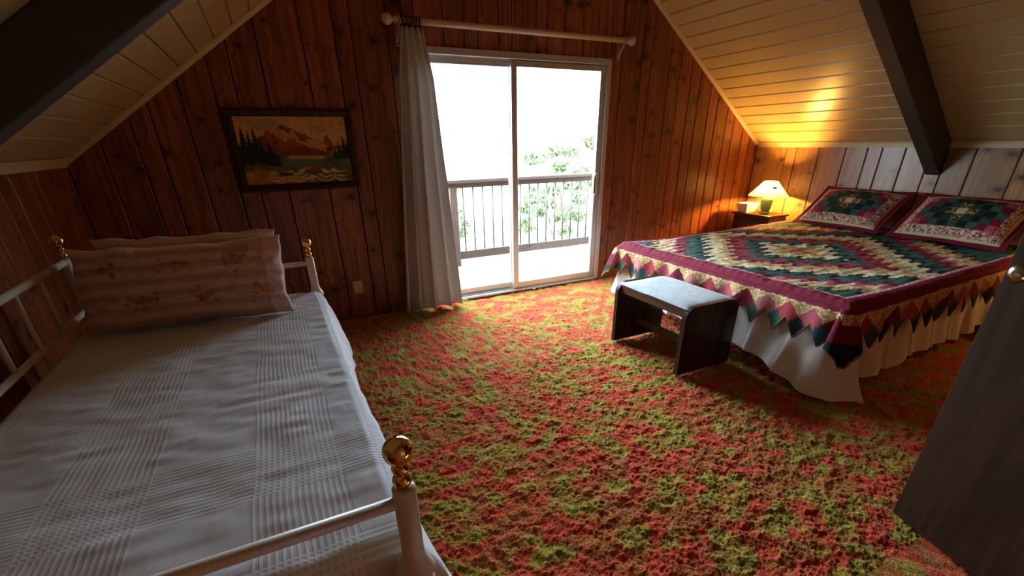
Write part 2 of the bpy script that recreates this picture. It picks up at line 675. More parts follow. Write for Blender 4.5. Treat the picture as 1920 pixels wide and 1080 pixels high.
def wall_back():
    bm = bmesh.new()
    d0, d1 = YB + .02, YB + .14

    def prism(pts):
        a = [bm.verts.new((x, d0, z)) for x, z in pts]
        b = [bm.verts.new((x, d1, z)) for x, z in pts]
        bm.faces.new(a)
        bm.faces.new(b[::-1])
        for i in range(len(pts)):
            j = (i + 1) % len(pts)
            bm.faces.new((a[i], b[i], b[j], a[j]))
    e = .02
    prism([(XL - .1, -.10), (DX0, -.10), (DX0, roof(DX0) + e), (XL - .1, roof(XL) + e)])
    prism([(DX0, DZ), (DX1, DZ), (DX1, roof(DX1) + e), (XM, ZR + e), (DX0, roof(DX0) + e)])
    prism([(DX1, -.10), (XR + .1, -.10), (XR + .1, roof(XR) + e), (DX1, roof(DX1) + e)])
    w = bm_obj('wall_back', bm, M['wall_back'])
    tag(w, 'gable wall of knotty red pine boards around the glazed door', kind='structure')
    gl = [XL, -.929, -.739, -.615, -.419, -.22, -.088, .103, .394, .613, .733, .993, DX0]
    gt = [DX0, 1.20, 1.43, 1.60, 1.72, 1.90, 2.02, 2.25, 2.36, 2.53, 2.72, 2.88, DX1]
    gr = [DX1, 3.16, 3.403, 3.52, 3.757, 3.90, 4.06, 4.20, 4.37, 4.50, 4.67, 4.80, 4.97, 5.11, XR]
    g, c = .0035, .005

    def mp(a, b, d):
        return (a, YB + d, b)
    for lst, z0 in ((gl, -.06), (gt, DZ), (gr, -.06)):
        for a, b in zip(lst[:-1], lst[1:]):
            out = []
            for q in (0, c):
                a1, b1 = a + g + q, b - g - q
                pts = [(a1, z0), (b1, z0), (b1, roof(b1) - .002)]
                if a1 < XM < b1:
                    pts.append((XM, ZR - .002))
                pts.append((a1, roof(a1) - .002))
                out.append(pts)
            plank_mesh('plank', out[0], out[1], mp, w, M['pine'])
    # quarter-round along the carpet
    for nm, x0, x1 in (('baseboard_back', XL, DX0), ('baseboard_back', DX1, XR)):
        b = box(nm, x0, x1, YB - .012, YB, 0, .016, M['pine'], bevel=.005)
        tag(b, 'thin wooden moulding where the pine wall meets the carpet', kind='structure')
    return w


def wall_side(name, x, sgn, grooves, mat, label):
    """sgn +1: wall at the right (room lies at smaller x)"""
    w = box(name, min(x + sgn * .02, x + sgn * .14), max(x + sgn * .02, x + sgn * .14), YF - .1, YB + .14, -.10, KNEE + .03, M['wall_back'])
    tag(w, label, kind='structure')
    g, c = .0035, (.005 if sgn > 0 else .0025)
    for a, b in zip(grooves[:-1], grooves[1:]):
        out = []
        for q in (0, c):
            out.append([(a + g + q, -.06), (b - g - q, -.06), (b - g - q, KNEE - .002), (a + g + q, KNEE - .002)])
        plank_mesh('plank', out[0], out[1], lambda p, q_, d: (x + sgn * d, p, q_), w, mat, chamf=(.004 if sgn > 0 else .0015))


wall_back()
gy = [YF, -.14, .05, .20, .41, .55, .74, .88, 1.07, 1.28, 1.48, 1.70, 1.979, 2.17, 2.29, 2.488, 2.682, 2.812, 3.016, 3.282, 3.534, 3.653, 3.914, YB]
wall_side('wall_right', XR, 1, gy, M['pine_right'], 'low side wall of knotty pine boards behind the big bed')
gy2 = [YF, -.1, .1, .25, .45, .6, .82, .95, 1.16, 1.3, 1.48, 1.7, 1.82, 2.02, 2.16, 2.35, 2.5, 2.72, 2.86, 3.05, 3.2, 3.4, 3.52, 3.74, 3.9, YB]
wall_side('wall_left', XL, -1, gy2, M['pine'], 'low side wall of knotty red pine boards behind the daybed')


def wall_front():
    """the wall behind the camera with the doorway the dark door leaf belongs to"""
    bm = bmesh.new()
    d0, d1 = YF - .12, YF
    ox0, ox1, oz = .90, 1.735, 2.05

    def prism(pts):
        a = [bm.verts.new((x, d0, z)) for x, z in pts]
        b = [bm.verts.new((x, d1, z)) for x, z in pts]
        bm.faces.new(a)
        bm.faces.new(b[::-1])
        for i in range(len(pts)):
            j = (i + 1) % len(pts)
            bm.faces.new((a[i], b[i], b[j], a[j]))
    e = .02
    prism([(XL - .1, -.10), (ox0, -.10), (ox0, roof(ox0) + e), (XL - .1, roof(XL) + e)])
    prism([(ox0, oz), (ox1, oz), (ox1, roof(ox1) + e), (ox0, roof(ox0) + e)])
    prism([(ox1, -.10), (XR + .1, -.10), (XR + .1, roof(XR) + e), (XM, ZR + e), (ox1, roof(ox1) + e)])
    w = bm_obj('wall_front', bm, M['pine'])
    tag(w, 'pine wall with the inner doorway opposite the glazed door', kind='structure')
    bm = bmesh.new()
    add_box(bm, .5, 2.2, -1.6, -1.5, -.05, 2.4)
    add_box(bm, .45, .5, -1.5, YF - .12, -.05, 2.4)
    add_box(bm, 2.2, 2.25, -1.5, YF - .12, -.05, 2.4)
    add_box(bm, .5, 2.2, -1.5, YF - .12, 2.35, 2.4)
    add_box(bm, .5, 2.2, -1.5, YF - .12, -.05, -.005)
    h = bm_obj('wall_hall', bm, M['pine'])
    tag(h, 'narrow pine lined landing beyond the inner doorway', kind='structure')


wall_front()


def ceiling():
    bm = bmesh.new()
    y0, y1 = YF - .12, YB + .14
    pts = [(XL - .15, KNEE - SL * .15 + .028), (XM, ZR + .028), (XR + .15, KNEE - SL * .15 + .028)]
    up = .12
    for (xa, za), (xb, zb) in zip(pts[:-1], pts[1:]):
        vv = [bm.verts.new(p) for p in ((xa, y0, za), (xb, y0, zb), (xb, y1, zb), (xa, y1, za), (xa, y0, za + up), (xb, y0, zb + up), (xb, y1, zb + up), (xa, y1, za + up))]
        for f in ((0, 1, 2, 3), (7, 6, 5, 4), (0, 4, 5, 1), (1, 5, 6, 2), (2, 6, 7, 3), (3, 7, 4, 0)):
            bm.faces.new([vv[i] for i in f])
    c = bm_obj('ceiling', bm, M['wall_back'])
    tag(c, 'steep pitched ceiling of cream painted tongue and groove boards', kind='structure')
    cs = 1 / math.sqrt(1 + SL * SL)
    nrm = (SL * cs, cs)            # up-and-away from the room for the right slope: (+x, +z)
    L = (XR - XM) / cs
    pitch = .12 / cs
    edges = [0.0]
    s = .16 / cs - .0
    while s < L - .02:
        edges.append(s)
        s += pitch
    edges.append(L)
    g, ch = .0022, .006
    for side in (1, -1):
        for a, b in zip(edges[:-1], edges[1:]):
            def mp(p, q, d, side=side):
                x = (XR - q * cs) + nrm[0] * d if side > 0 else (XL + q * cs) - nrm[0] * d
                return (x, p, KNEE + q * cs * SL + nrm[1] * d)
            o1 = [(YF, a + g), (YB - .001, a + g), (YB - .001, b - g), (YF, b - g)]
            o2 = [(YF, a + g + ch), (YB - .001, a + g + ch), (YB - .001, b - g - ch), (YF, b - g - ch)]
            plank_mesh('board', o1, o2, mp, c, M['cream'], .02, .006)
    return c


ceiling()


def rake_trim(name, side, label):
    """cream moulding where the slope meets the gable wall, and along the knee wall"""
    cs = 1 / math.sqrt(1 + SL * SL)
    s = 1 if side > 0 else -1
    x0 = XR if side > 0 else XL
    bm = bmesh.new()
    w, d = .032, .022     # down the gable face, out from the wall
    A = Vector((x0, YB, KNEE))
    B = Vector((XM, YB, ZR))
    nv = Vector((-s * SL * cs, 0, -cs))
    vv = []
    for P in (A, B):
        for a, b in ((0, 0), (0, w), (.008, w), (d, .010), (d, 0)):
            vv.append(bm.verts.new(P + nv * b + Vector((0, -a, 0))))
    n = 5
    for i in range(n):
        j = (i + 1) % n
        bm.faces.new((vv[i], vv[j], vv[n + j], vv[n + i]))
    bm.faces.new(vv[:n])
    bm.faces.new(vv[n:][::-1])
    o = bm_obj(name, bm, M['cream_trim'])
    tag(o, label, kind='structure')


rake_trim('trim_1', 1, 'cream moulding under the sloping ceiling beside the lamp corner')
rake_trim('trim_2', -1, 'cream moulding under the sloping ceiling above the daybed')
for nm, x, s, lb in (('trim_3', XR, 1, 'cream moulding along the top of the bed wall'), ('trim_4', XL, -1, 'cream moulding along the top of the daybed wall')):
    bm = bmesh.new()
    prof = [(0, -.045), (.014, -.045), (.016, -.012), (.020, .006), (0, .0)]
    vv = []
    for y in (YF, YB - .024):
        for a, b in prof:
            vv.append(bm.verts.new((x - s * a, y, KNEE + b)))
    n = len(prof)
    for i in range(n):
        j = (i + 1) % n
        bm.faces.new((vv[i], vv[j], vv[n + j], vv[n + i]))
    bm.faces.new(vv[:n])
    bm.faces.new(vv[n:][::-1])
    tag(bm_obj(nm, bm, M['cream_trim']), lb, kind='structure')


def beam(name, side, y0, y1, depth, label):
    s = 1 if side > 0 else -1
    x0 = XR if side > 0 else XL
    bm = bmesh.new()
    pts = [(x0, KNEE - depth), (x0, KNEE), (XM, ZR), (XM, ZR - depth)]
    a = [bm.verts.new((x, y0, z)) for x, z in pts]
    b = [bm.verts.new((x, y1, z)) for x, z in pts]
    bm.faces.new(a)
    bm.faces.new(b[::-1])
    for i in range(4):
        j = (i + 1) % 4
        bm.faces.new((a[i], b[i], b[j], a[j]))
    bmesh.ops.bevel(bm, geom=list(bm.edges), offset=.004, segments=1, affect='EDGES')
    o = bm_obj(name, bm, M['beam'])
    tag(o, label, 'beam', kind='structure')


beam('roof_beam', 1, 2.165, 2.277, .265, 'dark stained rafter beam coming down to the wall above the bed')
beam('roof_beam', -1, 2.03, 2.142, .20, 'dark stained rafter beam crossing the slope over the daybed')


# ------------------------------------------------------------------ glazed sliding door
def sliding_door():
    d = thing('door_1', (DX0, YB, 0), 'aluminium sliding glass door onto the deck', None)
    d['kind'] = 'structure'
    A = M['alu']
    y0, y1 = YB - .012, YB + .13
    fr = bmesh.new()
    w = .035
    add_box(fr, DX0 - .01, DX0 + w, y0, y1, .0, DZ + .01, .003, 1)
    add_box(fr, DX1 - w, DX1 + .012, y0, y1, .0, DZ + .01, .003, 1)
    add_box(fr, DX0 + w, DX1 - w, y0, y1, DZ - .04, DZ + .01, .003, 1)
    f = bm_obj('door_frame', fr, A, d)
    sill = bmesh.new()
    add_box(sill, DX0 + w, DX1 - w, y0 - .01, y1, 0, .016, .003, 1)
    for yy in (YB + .025, YB + .075):
        add_box(sill, DX0 + w, DX1 - w, yy - .004, yy + .004, .016, .028)
    bm_obj('sill_track', sill, A, d)
    box('head_track', DX0 + w, DX1 - w, YB + .04, YB + .055, DZ - .065, DZ - .04, A, d)

    def panel(nm, xa, xb, yc, sw, handle):
        th = .016
        bm = bmesh.new()
        za, zb = .028, DZ - .045
        add_box(bm, xa, xa + sw, yc - th, yc + th, za, zb, .003, 1)
        add_box(bm, xb - sw, xb, yc - th, yc + th, za, zb, .003, 1)
        add_box(bm, xa + sw, xb - sw, yc - th, yc + th, za, za + .055, .003, 1)
        add_box(bm, xa + sw, xb - sw, yc - th, yc + th, zb - .045, zb, .003, 1)
        p = bm_obj(nm, bm, A, d)
        box('glass_pane', xa + sw - .004, xb - sw + .004, yc - .002, yc + .002, za + .05, zb - .04, M['glass'], p)
        if handle:
            hb = bmesh.new()
            hx = xb - sw - .002
            add_box(hb, hx - .010, hx + .016, yc - th - .022, yc - th + .002, .87, 1.09, .005, 2)
            h = bm_obj('handle', hb, M['porcelain'], p)
            tube('pull', [(hx - .012, yc - th - .008, .90), (hx - .022, yc - th - .034, .915), (hx - .022, yc - th - .034, 1.045), (hx - .012, yc - th - .008, 1.06)], .008, M['black'], p, 10)
        return p
    panel('sliding_panel', 2.012, DX1 - w, YB + .025, .058, True)
    panel('fixed_panel', DX0 + w, 2.062, YB + .075, .05, False)
    adopt(d)


sliding_door()


# ------------------------------------------------------------------ outdoors
def outdoors():
    # ground falling away below the raised deck
    n = 40
    xs = np.concatenate([np.linspace(-90, 110, n)])
    ys = np.linspace(4.3, 160, n)
    X, Y = np.meshgrid(xs, ys)
    Z = -2.6 - np.clip(Y - 10, 0, 40) * .09 + (vnoise((n, n), (8, 8), 5) - .5) * .8
    g = grid_obj('ground', np.stack([X, Y, Z], -1), M['ground'])
    tag(g, 'pale sunlit slope below the deck', kind='structure')
    dk = box('deck', .2, 6.4, YB + .15, 5.72, -.16, -.075, M['railwood'])
    tag(dk, 'pale wooden deck outside the glass door', kind='structure')
    y = YB + .15
    while y < 5.70:
        box('deck_board', .2, 6.4, y + .003, y + .137, -.075, -.04, M['deck'], dk, .003, 1)
        y += .14
    yr = 5.50
    r = thing('deck_railing', (1.92, yr, -.04), 'brown wooden deck railing with slim grey balusters', 'railing')
    box('corner_post', 1.875, 1.965, yr - .045, yr + .045, -.04, .905, M['railwood'], r, .004, 1)
    box('post', 5.55, 5.64, yr - .045, yr + .045, -.04, .905, M['railwood'], r, .004, 1)
    box('top_rail', 1.80, 6.0, yr - .07, yr + .07, .945, .985, M['railwood'], r, .005, 1)
    box('upper_rail', 1.80, 6.0, yr - .02, yr + .02, .89, .945, M['railwood'], r, .003, 1)
    box('lower_rail', 1.965, 6.0, yr - .02, yr + .02, .035, .135, M['railwood'], r, .003, 1)
    x = 2.055
    first = None
    while x < 5.95:
        if abs(x - 5.6) > .08:
            if first is None:
                v, f = lathe_data([(.009, .0), (.009, .76)], 8, (0, 0, 0))
                first = mesh_obj('baluster', v, f, M['baluster'], r, True)
                b = first
            else:
                b = first.copy()
                col.objects.link(b)
                b.parent = r
            b.location = (x, yr, .132)
        x += .131
    adopt(r)


outdoors()


def tree(loc, h, spread, mat, label, n, seed, group='trees on the slope beyond the deck'):
    r = random.Random(seed)
    t = thing('tree', loc, label, 'tree', group)
    x, y, z = loc
    path = [(x, y, z), (x + .1 * h * .3, y, z + h * .3), (x - .03 * h, y + .05, z + h * .6), (x, y, z + h * .85)]
    tube('trunk', path, lambda q: .045 * h * (1 - .8 * q) * .5 + .02, M['bark'], t, 8)
    cl = []
    for _ in range(26):
        a, q = r.uniform(0, 6.283), r.uniform(.3, 1)
        rr = spread * math.sqrt(r.random()) * (1.1 - .6 * abs(q - .55))
        cl.append((x + rr * math.cos(a), y + rr * math.sin(a), z + h * q, r.uniform(.14, .3) * spread))
    for c in cl[:7]:
        tube('branch', [(x, y, z + h * .35), ((x + c[0]) / 2, (y + c[1]) / 2, (z + h * .4 + c[2]) / 2), c[:3]], lambda q: .02 * (1 - q) + .008, M['bark'], t, 5)
    g = np.random.default_rng(seed)
    pick = g.integers(0, len(cl), n)
    C = np.array(cl)[pick]
    d = g.normal(size=(n, 3))
    d /= np.linalg.norm(d, axis=1)[:, None]
    P = C[:, :3] + d * (C[:, 3:4] * g.random((n, 1)) ** .5) * np.array([1.15, 1.15, .8])
    s = .045 + .05 * g.random((n, 1))
    u = g.normal(size=(n, 3)); u /= np.linalg.norm(u, axis=1)[:, None]
    w = np.cross(u, g.normal(size=(n, 3))); w /= np.linalg.norm(w, axis=1)[:, None]
    V = np.stack([P - u * s * 1.5, P + w * s * .6, P + u * s * 1.5, P - w * s * .6], 1).reshape(-1, 3)
    Fc = np.arange(n * 4).reshape(-1, 4)
    o = mesh_obj('foliage', V.tolist(), Fc.tolist(), mat, t)
    o['kind'] = 'stuff'
    adopt(t)


tree((9.4, 15.5, -3.4), 4.4, 1.5, M['foliage_a'], 'broad pale green tree behind the right end of the deck railing', 9000, 1)
tree((5.6, 18.5, -3.7), 4.2, 1.2, M['foliage_b'], 'thin olive tree seen past the middle stile of the glass door', 5000, 2)
tree((13.6, 21.5, -3.9), 5.3, 1.9, M['foliage_a'], 'taller pale green tree farthest beyond the deck railing', 8000, 3)


# ------------------------------------------------------------------ curtain and rod
def curtain_rod():
    yr, zr = 3.945, 2.185
    r = thing('curtain_rod', (1.0, yr, zr), 'pale wooden curtain rod with ball ends above the glass door', 'curtain rod')
    xa, xb = 1.045, 3.115
    tube('rod', [(xa, yr, zr), (xb, yr, zr)], .0215, M['rodwood'], r, 18)
    for x, s in ((xa, -1), (xb, 1)):
        prof = [(.0215, 0), (.024, .004), (.024, .012), (.013, .02), (.013, .03), (.019, .036)] + [(.037 * math.sin(math.pi * q / 14), .068 - .037 * math.cos(math.pi * q / 14)) for q in range(3, 14)] + [(.001, .105)]
        v, f = lathe_data(prof, 22)
        v = [(x + s * q[2], yr + q[0], zr + q[1]) for q in v]
        mesh_obj('finial', v, f, M['rodwood'], r, True)
        # wooden bracket: wall plate, curved arm and a cup round the rod
        bx = x - s * .012
        bm = bmesh.new()
        add_box(bm, bx - .014, bx + .014, YB - .016, YB, zr - .15, zr + .02, .004, 2)
        br = bm_obj('bracket', bm, M['bracket'], r)
        tube('bracket_arm', [(bx, YB - .012, zr - .12), (bx, YB - .045, zr - .085), (bx, YB - .075, zr - .05), (bx, yr, zr - .022)], lambda q: .013, M['bracket'], r, 10)
        ring = [(bx, yr + .026 * math.cos(a), zr + .026 * math.sin(a)) for a in np.linspace(0, 2 * math.pi, 20, endpoint=False)]
        tube('bracket_cup', ring, .008, M['bracket'], r, 8, True)
        lathe('screw', ball_profile(.006, 0, 6), (bx, YB - .017, zr - .135), M['brass'], r, 10)
    adopt(r)
    xs = [1.082, 1.108, 1.134, 1.16, 1.186, 1.212]
    for i, x in enumerate(xs):
        pts = [(x + .006 * math.sin(2 * a + i), yr + .031 * math.cos(a), zr - .006 + .031 * math.sin(a)) for a in np.linspace(0, 2 * math.pi, 26, endpoint=False)]
        o = tube('curtain_ring', pts, .0068, M['black'], None, 8, True)
        tag(o, 'black ring carrying the curtain on the wooden rod', 'ring', 'black curtain rings bunched on the rod')
    # the gathered curtain
    nu, nv = 130, 60
    zt, zb = 2.145, .012
    rows = [(2.145, 1.065, 1.225), (1.83, 1.01, 1.275), (1.28, .955, 1.300), (.63, .895, 1.335), (.012, .845, 1.375)]
    P = np.zeros((nv, nu, 3))
    for j in range(nv):
        z = zt + (zb - zt) * j / (nv - 1)
        xl = np.interp(-z, [-q[0] for q in rows], [q[1] for q in rows])
        xr_ = np.interp(-z, [-q[0] for q in rows], [q[2] for q in rows])
        q = j / (nv - 1)
        u = np.linspace(0, 1, nu)
        ph = u * 2 * math.pi * 4.2 + .5 * math.sin(2.2 * q) + .9 * np.sin(u * 5)
        amp = .020 + .048 * min(1, q * 1.8)
        wave = np.sin(ph) + .18 * np.sin(1.7 * ph + 1 + 2 * q)
        P[j, :, 0] = xl + (xr_ - xl) * (u + .02 * np.sin(ph + 1.57)) 
        P[j, :, 1] = yr - .015 + .010 * q - amp * wave - .02 * q
        P[j, :, 2] = z + (.006 * np.sin(ph) if j == nv - 1 else 0)
    c = grid_obj('curtain', P, M['curtain'])
    sm = c.modifiers.new('thickness', 'SOLIDIFY')
    sm.thickness = .003
    tag(c, 'white curtain gathered at one side of the glass door', 'curtain')


curtain_rod()


# ------------------------------------------------------------------ picture
def picture():
    x0, x1, z0, z1 = -.206, .640, 1.074, 1.622
    p = thing('framed_painting', ((x0 + x1) / 2, YB, z0), 'dark framed landscape painting of mountains and a river hung on the pine wall', 'painting')
    w = .052
    fr = bmesh.new()
    yb, yf = YB, YB - .028

    def mitre(pts):
        prof = [(0, yb), (0, yf), (.35, yf - .006), (.8, yf), (1.0, yf + .016), (1.0, yb)]
        loops = []
        for t, yy in prof:
            loops.append([fr.verts.new((o[0] + (i[0] - o[0]) * t, yy, o[1] + (i[1] - o[1]) * t)) for o, i in pts])
        for a, b in zip(loops[:-1], loops[1:]):
            for k in range(4):
                fr.faces.new((a[k], a[(k + 1) % 4], b[(k + 1) % 4], b[k]))
    mitre([((x0, z0), (x0 + w, z0 + w)), ((x1, z0), (x1 - w, z0 + w)), ((x1, z1), (x1 - w, z1 - w)), ((x0, z1), (x0 + w, z1 - w))])
    bm_obj('frame', fr, M['bench'], p)
    nu, nv = 220, 140
    U, V = np.meshgrid(np.linspace(0, 1, nu), np.linspace(0, 1, nv))
    n1 = vnoise((nv, nu), (14, 22), 21)
    n2 = vnoise((nv, nu), (40, 60), 22)
    n3 = vnoise((nv, nu), (9, 5), 23)
    C = np.zeros((nv, nu, 3))

    def lay(mask, c0, c1, t):
        m = np.clip(mask, 0, 1)[..., None]
        t = np.clip(t, 0, 1)[..., None]
        C[:] = C * (1 - m) + m * (np.array(c0) * (1 - t) + np.array(c1) * t)

    def sm(x, e=.012):
        return np.clip(x / e + .5, 0, 1)
    one = np.ones_like(U)
    lay(one, srgb('c89a5c'), srgb('dcb273'), n1)
    lay(sm(vnoise((nv, nu), (10, 4), 5) - .66, .3) * sm(V - .75, .2) * .6, srgb('8f9a80'), srgb('86907a'), n2)
    # far peak, then the main range
    zig = (n2 - .5) * .05
    far = .58 + .16 * np.clip(1 - np.abs(U - .80) / .055, 0, 1) + zig * .5 - .06 * np.clip(U - .86, 0, 1)
    lay(sm(far - V), srgb('a8714c'), srgb('7c4b3c'), n1 + (U - .8) * 3)
    pk = np.maximum.reduce([.88 - 1.05 * np.abs(U - .40) * np.where(U < .4, 1.25, .75), .79 - 1.1 * np.abs(U - .27), .80 - 1.0 * np.abs(U - .50), .70 - .55 * np.abs(U - .58), .60 - .4 * np.abs(U - .7)]) + zig
    lay(sm(pk - V), srgb('b5683f'), srgb('6b3328'), n1 * .8 + n2 * .5 - .1)
    rid = (U * 1.0 + V * 1.4 + n1 * .25) * 9
    lay(sm(pk - V) * (np.sin(rid) > .75), srgb('d79a6b'), srgb('c98253'), n2)
    rid2 = .56 - .35 * np.abs(U - .55) + zig
    lay(sm(rid2 - V), srgb('5e342d'), srgb('874a34'), n2)
    lay(sm(.44 + .06 * np.sin(U * 8) - V) * sm(U - .4, .05), srgb('56682a'), srgb('7f8a35'), n1)
    lay(sm(.40 + .02 * np.sin(U * 9) - V), srgb('3c5a48'), srgb('5d7a63'), n3)
    lay(sm(.026 - np.abs(V - .395 + .05 * (U - .6))) * sm(U - .42, .05) * sm(.75 - U, .05), srgb('cda46a'), srgb('b68b52'), n2)
    # rocks, banks and white water
    lay(sm(.40 - .6 * np.abs(U - .16) - V + zig), srgb('a05a30'), srgb('6a3b22'), n1)
    lay(sm(.27 + zig - V), srgb('45563f'), srgb('6d6a3a'), n3)
    lay(sm(.24 - .35 * np.abs(U - .12) - V + zig), srgb('c08b45'), srgb('8c6a35'), n1)
    wv = .05 * np.sin(U * 13) + .03 * np.sin(U * 31 + 2)
    for base in (.06, .12, .19):
        lay(sm(.014 - np.abs(V - base - wv * .5 - (n1 - .5) * .06), .014) * sm(U - .22, .05) * sm(.92 - U, .05), srgb('d8c9a0'), srgb('bda878'), n2)
    lay(sm(1 - ((U - .62) / .085) ** 2 - ((V - .19) / .055) ** 2, .15), srgb('a85c35'), srgb('4d2c20'), (.22 - V) * 12 + n2 * .4)
    lay(sm(1 - ((U - .36) / .07) ** 2 - ((V - .15) / .03) ** 2, .2), srgb('6e3f2a'), srgb('33231a'), n2)

    def firs(lst, c0, c1):
        for u0, vb, vt, w_ in lst:
            t = (V - vb) / (vt - vb)
            hw = w_ * (1 - t) * (.6 + .5 * np.abs(np.sin(t * 26)))
            lay(sm(hw - np.abs(U - u0), .008) * (t > 0) * (t < 1), c0, c1, n2)
    lay(sm(.60 - .9 * np.clip(U - .12, 0, 1) - V + zig) * sm(V - .30 - zig) * sm(.34 - U, .03), srgb('1c2418'), srgb('2e3820'), n2)
    firs([(.05, .45, .88, .05), (.10, .4, .80, .05), (.15, .42, .86, .05), (.19, .35, .74, .05), (.26, .28, .66, .06), (.30, .28, .52, .05)], srgb('161d14'), srgb('2a3520'))
    lay(sm(.58 - 1.3 * (1 - U) - V + zig) * sm(V - .36), srgb('1c261a'), srgb('334026'), n2)
    firs([(.86, .36, .55, .03), (.90, .38, .62, .03), (.95, .40, .72, .035), (.98, .4, .66, .03)], srgb('18211a'), srgb('2c3a24'))
    C *= (.72 + .56 * vnoise((nv, nu), (70, 90), 77))[..., None]
    P = np.stack([x0 + w - .004 + U * (x1 - x0 - 2 * w + .008), np.full_like(U, YB - .012), z0 + w - .004 + V * (z1 - z0 - 2 * w + .008)], -1)
    o = grid_obj('canvas', P, M['painting'], p)
    set_colors(o, C.reshape(-1, 3))
    adopt(p)


picture()


def outlet():
    x, z = .487, .262
    p = thing('wall_outlet', (x, YB, z - .055), 'ivory electrical outlet plate on the pine wall beside the curtain', 'outlet')
    box('cover_plate', x - .038, x + .038, YB - .007, YB, z - .056, z + .056, M['outlet'], p, .003, 2)
    for dz in (.021, -.021):
        s = box('socket', x - .017, x + .017, YB - .010, YB - .006, z + dz - .015, z + dz + .015, M['outlet'], p, .003, 2)
        for dx in (-.006, .006):
            box('slot', x + dx - .0015, x + dx + .0015, YB - .0108, YB - .0095, z + dz - .004, z + dz + .008, M['slot'], s)
    lathe('screw', ball_profile(.004, 0, 6), (x, YB - .007, z), M['alu'], p, 8)
    adopt(p)


outlet()


# ------------------------------------------------------------------ daybed
BX0, BX1, BY0, BY1 = -.90, .098, .652, 2.70
MZ = .645


def daybed():
    d = thing('daybed', (BX0, BY0, 0), 'cream enamelled metal daybed with brass ball finials', 'daybed')
    for x, y, top in ((BX1, BY0, .832), (BX1, BY1, .832), (BX0, BY0, .94), (BX0, BY1, .94)):
        r = .0215
        prof = [(.026, 0), (.026, .02), (r, .03), (r, .56), (.030, .575), (.036, .59), (.030, .603), (.034, .615), (.038, .63), (.033, .645), (.027, .655), (.024, .665), (r, .672), (r, top), (.018, top + .004)]
        p = lathe('post', prof, (x, y, 0), M['white_metal'], d, 24)
        k = .95
        fin = [(.017, top + .003)] + [(max(.006, .018 * math.sin(math.pi * q / 10)), top + .019 - .016 * math.cos(math.pi * q / 10)) for q in range(1, 10)] + \
              [(max(.007, .0165 * math.sin(math.pi * q / 10)), top + .044 - .0135 * math.cos(math.pi * q / 10)) for q in range(1, 10)] + \
              [(max(.006, .027 * math.sin(math.pi * q / 18)), top + .081 - .027 * math.cos(math.pi * q / 18)) for q in range(2, 19)]
        lathe('finial', fin, (x, y, 0), M['brass'], p, 28)
    for y in (BY0, BY1):
        tube('arm_rail', [(BX0, y, .803), (BX1, y, .803)], .0125, M['white_metal'], d, 14)
        tube('arm_lower_rail', [(BX0, y, .42), (BX1, y, .42)], .0125, M['white_metal'], d, 14)
    tube('back_rail', [(BX0, BY0, .93), (BX0, BY1, .93)], .0135, M['white_metal'], d, 14)
    tube('back_lower_rail', [(BX0, BY0, .705), (BX0, BY1, .705)], .0125, M['white_metal'], d, 14)
    y = BY1 - .31
    while y > BY0 + .08:
        tube('spindle', [(BX0, y, .705), (BX0, y, .93)], .0095, M['white_metal'], d, 10)
        y -= .2225
    bm = bmesh.new()
    add_box(bm, BX0 + .02, BX1 - .02, BY0 + .02, BY1 - .02, .36, .395)
    bm_obj('bed_base', bm, M['white_metal'], d)
    adopt(d)
    m = box('mattress', BX0 + .05, BX1 - .015, BY0 + .06, BY1 - .045, .396, MZ - .006, M['sheet'], None, .04, 3)
    tag(m, 'mattress under the woven coverlet on the daybed', 'mattress')


daybed()


